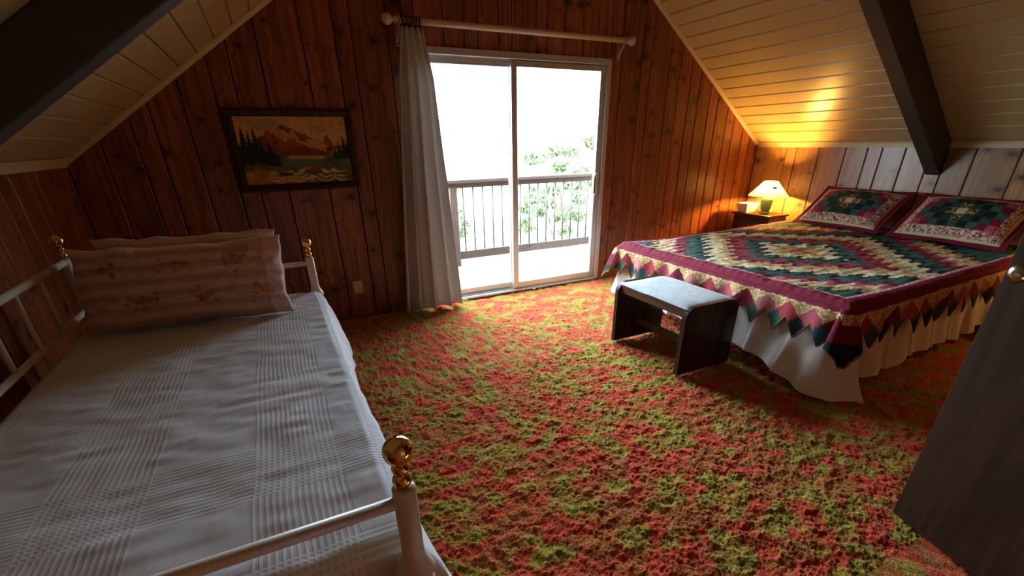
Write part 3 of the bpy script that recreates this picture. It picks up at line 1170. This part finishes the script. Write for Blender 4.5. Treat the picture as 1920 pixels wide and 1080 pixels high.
def coverlet():
    """top sheet, its drop along the open side and short turned-down ends"""
    ya, yb = BY0 + .085, BY1 - .035
    xa, xb = BX0 + .035, BX1 - .006
    nu, nv = 190, 240
    drop = .36
    ss = np.concatenate([np.linspace(-.14, 0, 10, endpoint=False), np.linspace(0, 1, 130, endpoint=False), 1 + np.linspace(0, drop, 60)])
    tt = np.concatenate([np.linspace(-.17, 0, 24, endpoint=False), np.linspace(0, 1, 220, endpoint=False), 1 + np.linspace(0, .12, 12)])
    ny, nx = len(tt), len(ss)
    W = vnoise((ny, nx), (9, 7), 31) - .5
    W2 = vnoise((ny, nx), (26, 16), 32) - .5
    W3 = vnoise((ny, nx), (70, 22), 33) - .5
    P = np.zeros((ny, nx, 3))
    r = .035
    for j, t in enumerate(tt):
        dn = max(0, -t) if t < 0 else max(0, t - 1)
        y = ya + (yb - ya) * min(max(t, 0), 1)
        ysg = -1 if t < 0 else 1
        a = min(dn / r, math.pi / 2)
        y = y + ysg * (r * math.sin(a)) * (1 if dn > 0 else 0)
        zj = -(r * (1 - math.cos(a)) + max(0, dn - r * math.pi / 2))
        # flare of the hanging side: waves along the bed, stronger at both ends
        fl = -.01 + .012 * math.sin(t * 9 + .6) + .11 * max(0, (t - .70) / .3) + .12 * max(0, (.12 - t) / .12)
        for i, s in enumerate(ss):
            x = xa + (xb - xa) * min(max(s, 0), 1)
            z = MZ + zj
            if s > 1:
                q = s - 1
                a = min(q / r, math.pi / 2)
                hang = max(0, q - r * math.pi / 2)
                x += r * math.sin(a) + max(0, hang) * (.12 + fl * 1.9)
                z -= r * (1 - math.cos(a)) + hang * .97
            elif s < 0:
                q = -s
                a = min(q / r, math.pi / 2)
                x -= r * math.sin(a)
                z -= r * (1 - math.cos(a)) + max(0, q - r * math.pi / 2)
            P[j, i] = (x, y, z)
    top = ((ss >= 0) & (ss <= 1))[None, :] & ((tt >= 0) & (tt <= 1))[:, None]
    P[..., 2] += np.where(top, W * .006 + W2 * .004 + W3 * .005 + .004, 0)
    side = (ss > 1.03)[None, :] & np.ones((ny, 1), bool)
    P[..., 0] += np.where(side, W2 * .018, 0)
    c = grid_obj('coverlet', P, M['coverlet'])
    sm = c.modifiers.new('thickness', 'SOLIDIFY')
    sm.thickness = .004
    sm.offset = 1
    tag(c, 'white woven cotton coverlet with bands of fine lines spread on the daybed', 'coverlet')


coverlet()


def pillow_grid(w, h, t, nu=120, nv=64, seed=1, pw=2.6, flange=0.0, wr=.010):
    """closed cushion lying in its own x (width), y (height) plane, bulging along z; returns front, back"""
    U, V = np.meshgrid(np.linspace(-1, 1, nu), np.linspace(-1, 1, nv))
    fu = np.clip((1 - np.abs(U) - flange * 2 / w) / (1 - flange * 2 / w), 0, 1)
    fv = np.clip((1 - np.abs(V) - flange * 2 / h) / (1 - flange * 2 / h), 0, 1)
    bul = (1 - (1 - fu) ** pw) * (1 - (1 - fv) ** pw)
    bul = np.clip(bul, 0, 1) ** .55
    pinch = 1 - .06 * (np.abs(V) ** 2) * (1 - np.abs(U) ** 4)
    pinch2 = 1 - .07 * (np.abs(U) ** 2) * (1 - np.abs(V) ** 4)
    ear = .02 * (np.abs(U) ** 10) * (np.abs(V) ** 10)
    wob = (vnoise((nv, nu), (7, 11), seed + 9) - .5) * .014 * (1 if flange == 0 else .4)
    wob2 = (vnoise((nv, nu), (5, 9), seed + 19) - .5) * .020 * (1 if flange == 0 else .4)
    X = U * w / 2 * (1 - .035 * (1 - np.abs(V) ** 3) * np.abs(U) + ear) + wob * np.abs(U)
    Y = V * h / 2 * (1 - .045 * (1 - np.abs(U) ** 3) * np.abs(V) + ear) + wob2 * np.abs(V)
    n = vnoise((nv, nu), (8, 12), seed) - .5
    n2 = vnoise((nv, nu), (18, 30), seed + 50) - .5
    Zf = bul * t / 2 + (n * wr + n2 * wr * .5) * np.minimum(1, bul * 2) + .0015
    Zb = -bul * t / 2 - .0015
    return U, V, np.stack([X, Y, Zf], -1), np.stack([X, Y, Zb], -1)


def place_pillow(name, data, mat, M4, colors, label, cat, group=None):
    U, V, A, B = data
    nv, nu, _ = A.shape
    f = grid_faces(nv, nu)
    fb = f[:, ::-1] + nu * nv
    rim = [j for j in range(nu)] + [(i + 1) * nu - 1 for i in range(1, nv)] + [nu * (nv - 1) + j for j in range(nu - 2, -1, -1)] + [i * nu for i in range(nv - 2, 0, -1)]
    rf = []
    for a, b in zip(rim, rim[1:] + rim[:1]):
        rf.append((b, a, a + nu * nv, b + nu * nv))
    V3 = np.concatenate([A.reshape(-1, 3), B.reshape(-1, 3)])
    o = mesh_obj(name, V3.tolist(), f.tolist() + fb.tolist() + rf, mat, None, True)
    cc = colors.reshape(-1, 3)
    set_colors(o, np.concatenate([cc, cc]))
    o.matrix_world = M4
    tag(o, label, cat, group)
    return o


def frame_from(origin, xdir, ydir):
    x = Vector(xdir).normalized()
    y = Vector(ydir)
    y = (y - x * y.dot(x)).normalized()
    z = x.cross(y)
    m = Matrix((x, y, z)).transposed().to_4x4()
    m.translation = Vector(origin)
    return m


def floral(U, V, w, h, seed):
    """pale pink stripes along the pillow with two garlands of small flowers"""
    r = np.random.default_rng(seed)
    X, Y = U * w / 2, V * h / 2
    cream, pink = np.array(srgb('d9bda6')), np.array(srgb('c48f84'))
    s = np.clip(np.sin(Y * 2 * math.pi / .062) * 2.2, -1, 1) * .5 + .5
    s2 = np.sin(Y * 2 * math.pi / .0155) * .5 + .5
    t = (s * .75 + s2 * .25)[..., None]
    C = cream * (1 - t) + pink * t
    for row, off in ((.085, 0.), (-.075, .11)):
        d = np.abs(Y - row - .008 * np.sin(X * 2 * math.pi / .075))
        m = (np.clip(1 - d / .0035, 0, 1) * .55)[..., None]
        C = C * (1 - m) + np.array(srgb('6f6a78')) * m
        for fx in np.arange(-w / 2 + .13 + off, w / 2 - .05, .235):
            for _ in range(26):
                px, py = fx + r.normal() * .028, row + r.normal() * .018
                m = (np.clip(1.6 - np.hypot(X - px, Y - py) / .0075, 0, 1) * .8)[..., None]
                c = [srgb('b8535a'), srgb('c87f4a'), srgb('76866a'), srgb('c9a24c'), srgb('8d4a63'), srgb('6f8070')][r.integers(0, 6)]
                C = C * (1 - m) + np.array(c) * m
    cuff = (np.clip((U - .80) * 60, 0, 1) * .45)[..., None]
    C = C * (1 - cuff) + np.array(srgb('e6d6dc')) * cuff
    seam = (np.clip(1 - np.abs(U - .80) / .006, 0, 1) * .35)[..., None]
    return C * (1 - seam)


dp = pillow_grid(.80, .352, .19, 170, 80, 11, wr=.022)
m4 = frame_from((-.425, 2.425, .655 + .180), (1, -.035, -.028), (-.02, .30, 1))
place_pillow('pillow', dp, M['pillowprint'], m4, floral(dp[0], dp[1], .80, .375, 4), 'pink striped floral pillow leaning in front of its twin on the daybed', 'pillow', 'pillows on the daybed')
dp = pillow_grid(.72, .358, .14, 140, 70, 13, wr=.018)
m4 = frame_from((-.405, 2.600, .655 + .186), (1, .0, -.018), (0, .16, 1))
place_pillow('pillow', dp, M['pillowprint'], m4, floral(dp[0], dp[1], .74, .37, 9), 'pink striped floral pillow half hidden behind the other daybed pillow', 'pillow', 'pillows on the daybed')

# ------------------------------------------------------------------ big bed
QX0, QX1 = 2.665, 5.235      # mattress foot, head
QY0, QY1 = 1.265, 3.255
QZ = .555
PAL = dict(dark=srgb('18231d'), teal=srgb('2e524a'), green=srgb('263e34'), red=srgb('98303a'), maroon=srgb('70182b'), rose=srgb('a9505a'), tan=srgb('bf9a66'), cream=srgb('d2bd95'), gold=srgb('a98546'), pink=srgb('b06a66'), blue=srgb('33505c'))


def quilt():
    q = thing('patchwork_quilt', (3.7, 2.26, QZ), 'patchwork quilt of concentric diamonds with zigzag hem spread over the big bed', 'quilt')
    P = {k: np.array(v) for k, v in PAL.items()}
    r = np.random.default_rng(5)
    # ---- top
    step = .0125
    xs = np.arange(QX0, QX1, step)
    ys = np.arange(QY0, QY1 + .001, step)
    nx, ny = len(xs), len(ys)
    X, Y = np.meshgrid(xs, ys)
    cx, cy = 3.68, 2.26
    hx, hy = cx - 2.755, (QY1 - QY0) / 2 - .095
    edge = np.minimum.reduce([X - QX0, Y - QY0, QY1 - Y])
    rr = .05
    zed = np.where(edge < rr, -(rr - np.sqrt(np.clip(rr * rr - (rr - edge) ** 2, 0, None))), 0) * .55
    puff = vnoise((ny, nx), (34, 44), 8)
    fine = np.abs(np.sin(X * math.pi / .062)) * np.abs(np.sin(Y * math.pi / .062))
    Z = QZ + zed + puff * .010 + fine * .005 + (vnoise((ny, nx), (4, 5), 9) - .5) * .02 + .012 * np.clip((X - 4.2) / .6, 0, 1)
    wq = np.clip(edge / .03, 0, 1)
    Z = wq * Z + (1 - wq) * (QZ - .018)
    o = grid_obj('quilt_top', np.stack([X, Y, Z], -1), M['quilt'], q)
    Xc, Yc = (X[:-1, :-1] + X[1:, 1:]) / 2, (Y[:-1, :-1] + Y[1:, 1:]) / 2
    jit = (np.sin(Yc * 2 * math.pi / .052) * .5)
    ps = .050
    iu = np.floor(np.abs(Xc - cx) / ps)
    iv = np.floor(np.abs(Yc - cy) / ps)
    d = (iu + iv) * ps / (hx + hy) * 1.0
    d = (np.abs(Xc - cx) / hx * .5 + np.abs(Yc - cy) / hy * .5)
    d = d + .026 * np.sign(np.sin(Yc * 2 * math.pi / .10)) * np.abs(np.sin(Yc * 2 * math.pi / .10)) ** .6 + .008 * np.sin(Xc * 2 * math.pi / .1)
    bands = [(.05, 'red'), (.12, 'gold'), (.19, 'cream'), (.23, 'dark'), (.30, 'teal'), (.345, 'red'), (.39, 'maroon'), (.45, 'tan'), (.53, 'cream'), (.575, 'dark'), (.655, 'teal'), (.70, 'maroon'), (.745, 'rose'), (.80, 'cream'), (.855, 'tan'), (.89, 'dark'), (1.2, 'teal')]
    C = np.zeros(Xc.shape + (3,))
    prev = -1
    for lim, nm in bands:
        C[(d >= prev) & (d < lim)] = P[nm]
        prev = lim
    pn = r.random((Xc.shape[0] // 4 + 2, Xc.shape[1] // 4 + 2))
    C *= (.72 + .5 * pn[(np.arange(Xc.shape[0]) // 4)][:, (np.arange(Xc.shape[1]) // 4)])[..., None]
    flor = r.random(Xc.shape)
    light = C.sum(-1) > .7
    C[light & (flor > .80)] *= np.array((.55, .6, .5))
    inner = (Xc > 2.755) & (Yc > QY0 + .095) & (Yc < QY1 - .095)
    pipe = ~inner & (Xc > 2.74) & (Yc > QY0 + .080) & (Yc < QY1 - .080)
    C[~inner] = P['maroon'] * 1.15
    C[pipe] = P['pink'] * 1.1 + .12
    ang = r.random(Xc.shape) * .2 + .9
    C *= ang[..., None]
    me = o.data
    cl = np.repeat(C.reshape(-1, 3), 4, 0)
    set_colors(o, cl, 'CORNER')

    # ---- hanging border: runs near side -> foot -> far side
    H0, A0 = .222, .062
    sx = np.arange(QX1 - .25, QX0 + .04, -step)
    path = [(x, QY0, 0., -1.) for x in sx]
    rc = .04
    for a in np.linspace(0, 1, 26)[1:-1]:
        th = -math.pi / 2 - a * math.pi / 2
        path.append((QX0 + rc + rc * math.cos(th), QY0 + rc + rc * math.sin(th), math.cos(th), math.sin(th)))
    path += [(QX0, y, -1., 0.) for y in np.arange(QY0 + .04, QY1 - .04, step)]
    for a in np.linspace(0, 1, 26)[1:-1]:
        th = math.pi - a * math.pi / 2
        path.append((QX0 + rc + rc * math.cos(th), QY1 - rc + rc * math.sin(th), math.cos(th), math.sin(th)))
    path += [(x, QY1, 0., 1.) for x in np.arange(QX0 + .04, QX1 - .25, step)]
    m = len(path)
    nr = 34
    per = .150
    V = np.zeros((nr, m, 3))
    O = np.zeros((nr, m))
    Wd = np.zeros((nr, m))
    corner = np.zeros((nr, m), bool)
    acc = 0.
    for i, (x, y, nx_, ny_) in enumerate(path):
        if abs(ny_) > .999 or abs(nx_) > .999:
            w = x if abs(ny_) > .999 else y
            tri = abs(((w / per) % 1) - .5) * 2
            hem = H0 + A0 * (tri * 2 - 1)
            cor = False
        else:
            mx = max(abs(nx_), abs(ny_))
            hem = min(H0 / mx * 1.16, H0 * 1.52)
            cor = True
            w = math.atan2(ny_, nx_) * .18
        lift = .06 * max(0, min(1, (x - 3.0) / 1.6)) if abs(ny_) > .999 and y < 2 else 0
        hem = hem - lift
        for k in range(nr):
            o_ = hem * k / (nr - 1)
            a = min(o_ / .05, math.pi / 2)
            out = .05 * .6 * math.sin(a)
            dn = .05 * .8 * (1 - math.cos(a)) + max(0, o_ - .05 * math.pi / 2)
            rip = .010 * math.sin(w * 2 * math.pi / .19) * min(1, o_ / .15) + .010 * math.sin(w * 2 * math.pi / .47 + 1) * min(1, o_ / .15)
            out += .10 * dn + rip + (.05 * dn / .2 if cor else 0)
            V[k, i] = (x + nx_ * out, y + ny_ * out, QZ - .019 - dn)
            O[k, i] = o_ + lift * .6
            Wd[k, i] = w
            corner[k, i] = cor
    o = grid_obj('quilt_border', V, M['quilt'], q, flip=False)
    Oc, Wc, cc = O[:-1, :-1] * .5 + O[1:, 1:] * .5, Wd[:-1, :-1], corner[:-1, :-1]
    C = np.zeros(Oc.shape + (3,))
    C[:] = P['tan']
    nz = r.random(Oc.shape)
    C[nz > .7] = P['cream']
    C[nz < .25] = P['gold'] * .8
    ph = Wc / per

    def diamonds(ocen, half, shift, names):
        t = ph + shift
        k = np.floor(t).astype(int)
        f = np.abs(t - k - .5) * per
        msk = (f / (per / 2) + np.abs(Oc - ocen) / half) < 1.0
        for i, nm in enumerate(names):
            C[msk & (k % len(names) == i)] = P[nm]
    diamonds(.140, .074, 0., ['maroon', 'rose', 'red', 'pink'])
    diamonds(.214, .074, .5, ['dark', 'teal', 'green', 'dark', 'blue'])
    C[(Oc < .052)] = P['maroon'] * 1.1
    C[cc & (Oc > .11) & (Oc < .205)] = P['maroon'] * .8
    C[cc & (Oc >= .205)] = P['dark'] * .8
    hemb = (O[-1:, :-1] - Oc) < .011
    C[hemb] = P['gold'] * .45
    C *= (.85 + .3 * r.random(Oc.shape))[..., None]
    set_colors(o, np.repeat(C.reshape(-1, 3), 4, 0), 'CORNER')
    sm = o.modifiers.new('thickness', 'SOLIDIFY')
    sm.thickness = .008
    sm.offset = -1
    adopt(q)


quilt()


def big_bed():
    b = thing('double_bed', (QX0, QY0, 0), 'big double bed with white gathered skirt under the patchwork quilt', 'bed')
    box('mattress', QX0 + .03, QX1, QY0 + .03, QY1 - .03, .30, QZ - .035, M['sheet'], b, .03, 2)
    box('box_spring', QX0 + .05, QX1, QY0 + .05, QY1 - .05, .12, .30, M['sheet'], b, .01, 1)
    for x in (QX0 + .15, QX1 - .12):
        for y in (QY0 + .15, QY1 - .15):
            lathe('leg', [(.02, 0.002), (.025, .12)], (x, y, 0), M['black'], b, 10)
    step = .02
    step = .012
    path = [(x, QY0 + .02, 0., -1.) for x in np.arange(QX1 - .02, QX0 + .08, -step)]
    rc = .06
    for a in np.linspace(0, 1, 16)[1:-1]:
        th = -math.pi / 2 - a * math.pi / 2
        path.append((QX0 + .02 + rc + rc * math.cos(th), QY0 + .02 + rc + rc * math.sin(th), math.cos(th), math.sin(th)))
    path += [(QX0 + .02, y, -1., 0.) for y in np.arange(QY0 + .08, QY1 - .08, step)]
    for a in np.linspace(0, 1, 10)[1:-1]:
        th = math.pi - a * math.pi / 2
        path.append((QX0 + .02 + rc + rc * math.cos(th), QY1 - .02 - rc + rc * math.sin(th), math.cos(th), math.sin(th)))
    path += [(x, QY1 - .02, 0., 1.) for x in np.arange(QX0 + .08, QX1 - .02, step)]
    # length run along the skirt
    acc = [0]
    for a, c in zip(path[:-1], path[1:]):
        acc.append(acc[-1] + math.hypot(a[0] - c[0], a[1] - c[1]))
    k0 = next(i for i, p in enumerate(path) if abs(p[1] - QY0 - .02) > 1e-6)
    s0 = acc[k0] + .045
    nr = 26
    V = np.zeros((nr, len(path), 3))
    for i, (x, y, nx_, ny_) in enumerate(path):
        s = acc[i] - s0
        SS = [-9, -1.6, -.9, -.34, -.20, -.13, -.085, -.03, .06, .16, .26, .42, .7, 1.3, 9]
        hem = float(np.interp(s, SS, [.14, .14, .11, .085, .07, .05, .006, .006, .03, .06, .09, .115, .13, .12, .12]))
        flare = float(np.interp(s, SS, [.02, .02, .03, .035, .03, .07, .15, .09, .10, .11, .10, .05, .03, .03, .03]))
        hem += .014 * math.sin(s * 6.1 + .8) * min(1, abs(s) / .4) + .006 * math.sin(s * 15) * min(1, abs(s) / .3)
        for k in range(nr):
            t = k / (nr - 1)
            z = .46 + (hem - .46) * t
            saw = ((s * 4.1) % 1)
            fold = .016 * math.sin(s * 27 + 1.5 * math.sin(s * 5)) + .020 * (saw - .5)
            out = .004 + t * .03 + fold * t + flare * t * t
            V[k, i] = (x + nx_ * out, y + ny_ * out, z)
    o = grid_obj('bed_skirt', V, M['skirt'], b)
    adopt(b)


big_bed()


def sham(U, V, w, h, seed):
    P = {k: np.array(v) for k, v in PAL.items()}
    r = np.random.default_rng(seed)
    X, Y = U * w / 2, V * h / 2
    ex, ey = w / 2 - np.abs(X), h / 2 - np.abs(Y)
    e = np.minimum(ex, ey)
    C = np.zeros(U.shape + (3,))
    C[:] = P['maroon'] * .8
    sp = vnoise(U.shape, (60, 110), seed)
    bd = (e > .045) & (e < .115)
    C[bd] = P['cream'] * .95
    C[bd & (sp > .62)] = P['rose']
    C[bd & (sp < .34)] = P['green']
    C[(e > .045) & (e < .055)] = P['cream'] * .8
    inn = e >= .115
    pw, ph = (w - .23) / 9, (h - .23) / 5
    iu = np.clip(np.floor((X + (w - .23) / 2) / pw), 0, 8).astype(int)
    iv = np.clip(np.floor((Y + (h - .23) / 2) / ph), 0, 4).astype(int)
    dd = np.abs(iu - 4) + np.abs(iv - 2)
    for k, nm in enumerate(('cream', 'dark', 'green', 'dark', 'teal', 'maroon', 'rose')):
        C[inn & (dd == k)] = P[nm] * (.8 if nm == 'rose' else 1)
    rn = r.random((9, 5))
    C[inn] *= (.65 + .6 * rn[iu, iv])[inn][:, None]
    C[inn & (dd == 1) & (sp > .55)] = P['tan'] * .7
    return C


for yc, lab, sd in ((2.665, 'patchwork pillow sham propped on the bed beside the lamp stand', 3), (1.800, 'patchwork pillow sham propped on the bed side away from the lamp', 8)):
    w, h = .80, .56
    dp = pillow_grid(w, h, .19, 150, 100, sd, flange=.045, wr=.010)
    up = Vector((.40, 0, .285)).normalized()
    org = Vector((4.985, yc, .585 + .168))
    m4 = frame_from(org, (0, -1, 0), up)
    place_pillow('pillow_sham', dp, M['quilt'], m4, sham(dp[0], dp[1], w, h, sd), lab, 'pillow', 'patchwork shams on the big bed')


# ------------------------------------------------------------------ bench
def bench():
    x0, x1, y0, y1, h = 2.10, 2.565, 1.865, 2.55, .455
    b = thing('bench', (x0, y0, 0), 'low dark wooden bench with pale padded seat at the foot of the big bed', 'bench')
    th = .032

    def side(ya, yb):
        bm = bmesh.new()
        r = .075
        pts = [(x0, 0), (x1, 0)]
        for a in np.linspace(0, math.pi / 2, 9):
            pts.append((x1 - r + r * math.cos(a), h - r + r * math.sin(a)))
        for a in np.linspace(math.pi / 2, math.pi, 9):
            pts.append((x0 + r + r * math.cos(a), h - r + r * math.sin(a)))
        A = [bm.verts.new((x, ya, z)) for x, z in pts]
        B = [bm.verts.new((x, yb, z)) for x, z in pts]
        bm.faces.new(A)
        bm.faces.new(B[::-1])
        for i in range(len(pts)):
            j = (i + 1) % len(pts)
            bm.faces.new((A[i], B[i], B[j], A[j]))
        bm_obj('side_panel', bm, M['bench'], b)
    side(y0, y0 + th)
    side(y1 - th, y1)
    for xa, xb in ((x0 + .022, x0 + .044), (x1 - .044, x1 - .022)):
        box('apron', xa, xb, y0 + th, y1 - th, h - .075, h - .028, M['benchrail'], b, .003, 1)
    box('stretcher', x0 + .205, x0 + .23, y0 + th, y1 - th, .10, .16, M['benchrail'], b, .003, 1)
    box('seat_board', x0 + .02, x1 - .02, y0 + th, y1 - th, h - .030, h - .014, M['benchrail'], b, .002, 1)
    # padded seat: crowned top
    nu, nv = 40, 56
    U, Vv = np.meshgrid(np.linspace(-1, 1, nu), np.linspace(-1, 1, nv))
    cr = (1 - np.abs(U) ** 6) * (1 - np.abs(Vv) ** 8)
    X = (x0 + x1) / 2 + U * ((x1 - x0) / 2 - .018)
    Y = (y0 + y1) / 2 + Vv * ((y1 - y0) / 2 - th * .55)
    Z = h - .014 + .020 * np.clip(cr, 0, 1) ** .6 + (vnoise((nv, nu), (6, 5), 3) - .5) * .004
    c = grid_obj('seat_pad', np.stack([X, Y, Z], -1), M['cushion'], b)
    adopt(b)


bench()


# ------------------------------------------------------------------ bedside stand, lamp, box
def bedside(x0, x1, y0, y1, zt, label, cat='nightstand'):
    n = thing('bedside_stand', (x0, y0, 0), label, cat, 'bedside stands')
    box('top', x0 - .008, x1 + .008, y0 - .008, y1 + .008, zt - .022, zt, M['stand'], n, .004, 2)
    box('body', x0 + .01, x1 - .005, y0 + .01, y1 - .01, .06, zt - .022, M['stand'], n, .003, 1)
    dr = box('drawer', x0 + .002, x0 + .012, y0 + .03, y1 - .03, zt - .20, zt - .045, M['bench'], n, .003, 1)
    kn = lathe('knob', ball_profile(.012, 0, 8), (x0 - .006, (y0 + y1) / 2, zt - .12), M['ringmetal'], dr, 12)
    for x in (x0 + .03, x1 - .03):
        for y in (y0 + .03, y1 - .03):
            lathe('leg', [(.014, .002), (.02, .06)], (x, y, 0), M['stand'], n, 10)
    adopt(n)


def lamp(x, y, z, power, label):
    l = thing('table_lamp', (x, y, z), label, 'lamp', 'bedside lamps')
    lathe('base', [(.050, 0), (.052, .006), (.046, .012), (.044, .016), (.052, .05), (.060, .095), (.064, .130), (.060, .155), (.045, .172), (.024, .180), (.018, .186)], (x, y, z), M['ceramic'], l, 30)
    lathe('socket', [(.014, .186), (.014, .225)], (x, y, z), M['brass'], l, 16)
    bulb = NT('lit_bulb')
    bulb.b.inputs['Base Color'].default_value = (.8, .8, .8, 1)
    bulb.b.inputs['Emission Color'].default_value = (1, .49, .095, 1)
    bulb.b.inputs['Emission Strength'].default_value = power
    lathe('bulb', ball_profile(.026, .255, 10), (x, y, z), bulb.m, l, 16)
    r0, r1, za, zb = .205, .072, .190, .340
    v, f = [], []
    N = 48
    for r, zz in ((r0, za), (r1, zb)):
        for k in range(N):
            a = 2 * math.pi * k / N
            v.append((x + r * math.cos(a), y + r * math.sin(a), z + zz))
    for k in range(N):
        k2 = (k + 1) % N
        f.append((k, k2, N + k2, N + k))
    s = mesh_obj('shade', v, f, M['shade'], l, True)
    for r, zz in ((r0, za), (r1, zb)):
        tube('shade_rim', [(x + r * math.cos(a), y + r * math.sin(a), z + zz) for a in np.linspace(0, 2 * math.pi, N, endpoint=False)], .0022, M['porcelain'], s, 6, True)
    # small dark leaf mark on the shade, facing the room
    ang = math.radians(-122)
    slope = Vector((math.cos(ang) * (r1 - r0), math.sin(ang) * (r1 - r0), zb - za)).normalized()
    side = Vector((-math.sin(ang), math.cos(ang), 0))
    nrm = side.cross(slope).normalized()
    t = .60
    rc = r0 + (r1 - r0) * t
    c = Vector((x + rc * math.cos(ang), y + rc * math.sin(ang), z + za + (zb - za) * t))
    if nrm.dot(Vector((math.cos(ang), math.sin(ang), 0))) < 0:
        nrm = -nrm
    pts = [(-.030, -.004), (-.020, .010), (-.008, .008), (0, .020), (.010, .010), (.020, .006), (.036, .010), (.026, -.002), (.016, -.008), (.004, -.014), (-.012, -.008), (-.022, -.010)]
    vv = [c + side * p + slope * q + nrm * .007 for p, q in pts] + [c + side * p + slope * q + nrm * .003 for p, q in pts]
    n = len(pts)
    ff = [tuple(range(n)), tuple(range(2 * n - 1, n - 1, -1))] + [(i, (i + 1) % n, n + (i + 1) % n, n + i) for i in range(n)]
    mesh_obj('leaf_mark', vv, ff, M['decal'], s)
    adopt(l)


LX, LY = 5.00, 3.57
bedside(4.84, 5.15, 3.38, 3.86, .60, 'dark wooden bedside stand in the corner under the lit lamp')
lamp(LX, LY, .60, 3300, 'lit table lamp with green ceramic base and white cone shade in the room corner')
bedside(4.84, 5.15, .52, .98, .60, 'dark wooden bedside stand on the door side of the big bed')
lamp(5.0, .75, .60, 400, 'lit table lamp with green ceramic base on the door side of the big bed')


def flared_box(x, y, z):
    b = thing('tissue_box', (x, y, z), 'small white flared box beside the green lamp base', 'box')
    bm = bmesh.new()
    rings = []
    for hx, hy, zz in ((.072, .055, 0), (.100, .075, .10), (.094, .069, .10), (.067, .05, .008)):
        rings.append([bm.verts.new((x + sx * hx, y + sy * hy, z + zz)) for sx, sy in ((-1, -1), (1, -1), (1, 1), (-1, 1))])
    for a, c in zip(rings[:-1], rings[1:]):
        for i in range(4):
            bm.faces.new((a[i], a[(i + 1) % 4], c[(i + 1) % 4], c[i]))
    bm.faces.new(rings[0][::-1])
    bm.faces.new(rings[-1])
    bm_obj('tray', bm, M['porcelain'], b)
    box('tissue_stack', x - .066, x + .066, y - .049, y + .049, z + .01, z + .09, M['porcelain'], b, .004, 1)
    adopt(b)


flared_box(4.945, 3.765, .60)


# ------------------------------------------------------------------ open door leaf
def door_leaf():
    A = Vector((1.986, .561, 0))
    dirv = Vector((-.275, -.961, 0)).normalized()
    L = .885
    H = 2.02
    nrm = Vector((-dirv.y, dirv.x, 0)).normalized()      # points to +x
    d = thing('door_2', (A.x, A.y, 0), 'dark brown wooden room door standing open', None)
    d['kind'] = 'structure'
    bm = bmesh.new()
    th = .036
    z0 = .004
    vv = []
    for t in (0, L):
        for s in (0, th):
            for z in (z0, H):
                vv.append(bm.verts.new(A + dirv * t + nrm * s + Vector((0, 0, z))))
    for f in ((0, 1, 3, 2), (4, 6, 7, 5), (0, 4, 5, 1), (2, 3, 7, 6), (0, 2, 6, 4), (1, 5, 7, 3)):
        bm.faces.new([vv[i] for i in f])
    bmesh.ops.recalc_face_normals(bm, faces=bm.faces)
    bmesh.ops.bevel(bm, geom=list(bm.edges), offset=.002, segments=1, affect='EDGES')
    lf = bm_obj('door_leaf', bm, M['leaf'], d)
    for s, off in ((-1, 0.), (1, th)):
        kc = A + dirv * .062 + nrm * off + Vector((0, 0, 1.012))
        ax = nrm * s
        rot = ax.to_track_quat('Z', 'Y').to_matrix().to_4x4()
        rot.translation = kc
        v, f = lathe_data([(.031, 0), (.031, .004), (.026, .008), (.024, .006), (.013, .008), (.012, .03), (.024, .038), (.027, .048), (.022, .058), (.008, .062)], 26)
        mesh_obj('door_knob', [rot @ Vector(p) for p in v], f, M['ringmetal'], lf, True)
    adopt(d)


door_leaf()
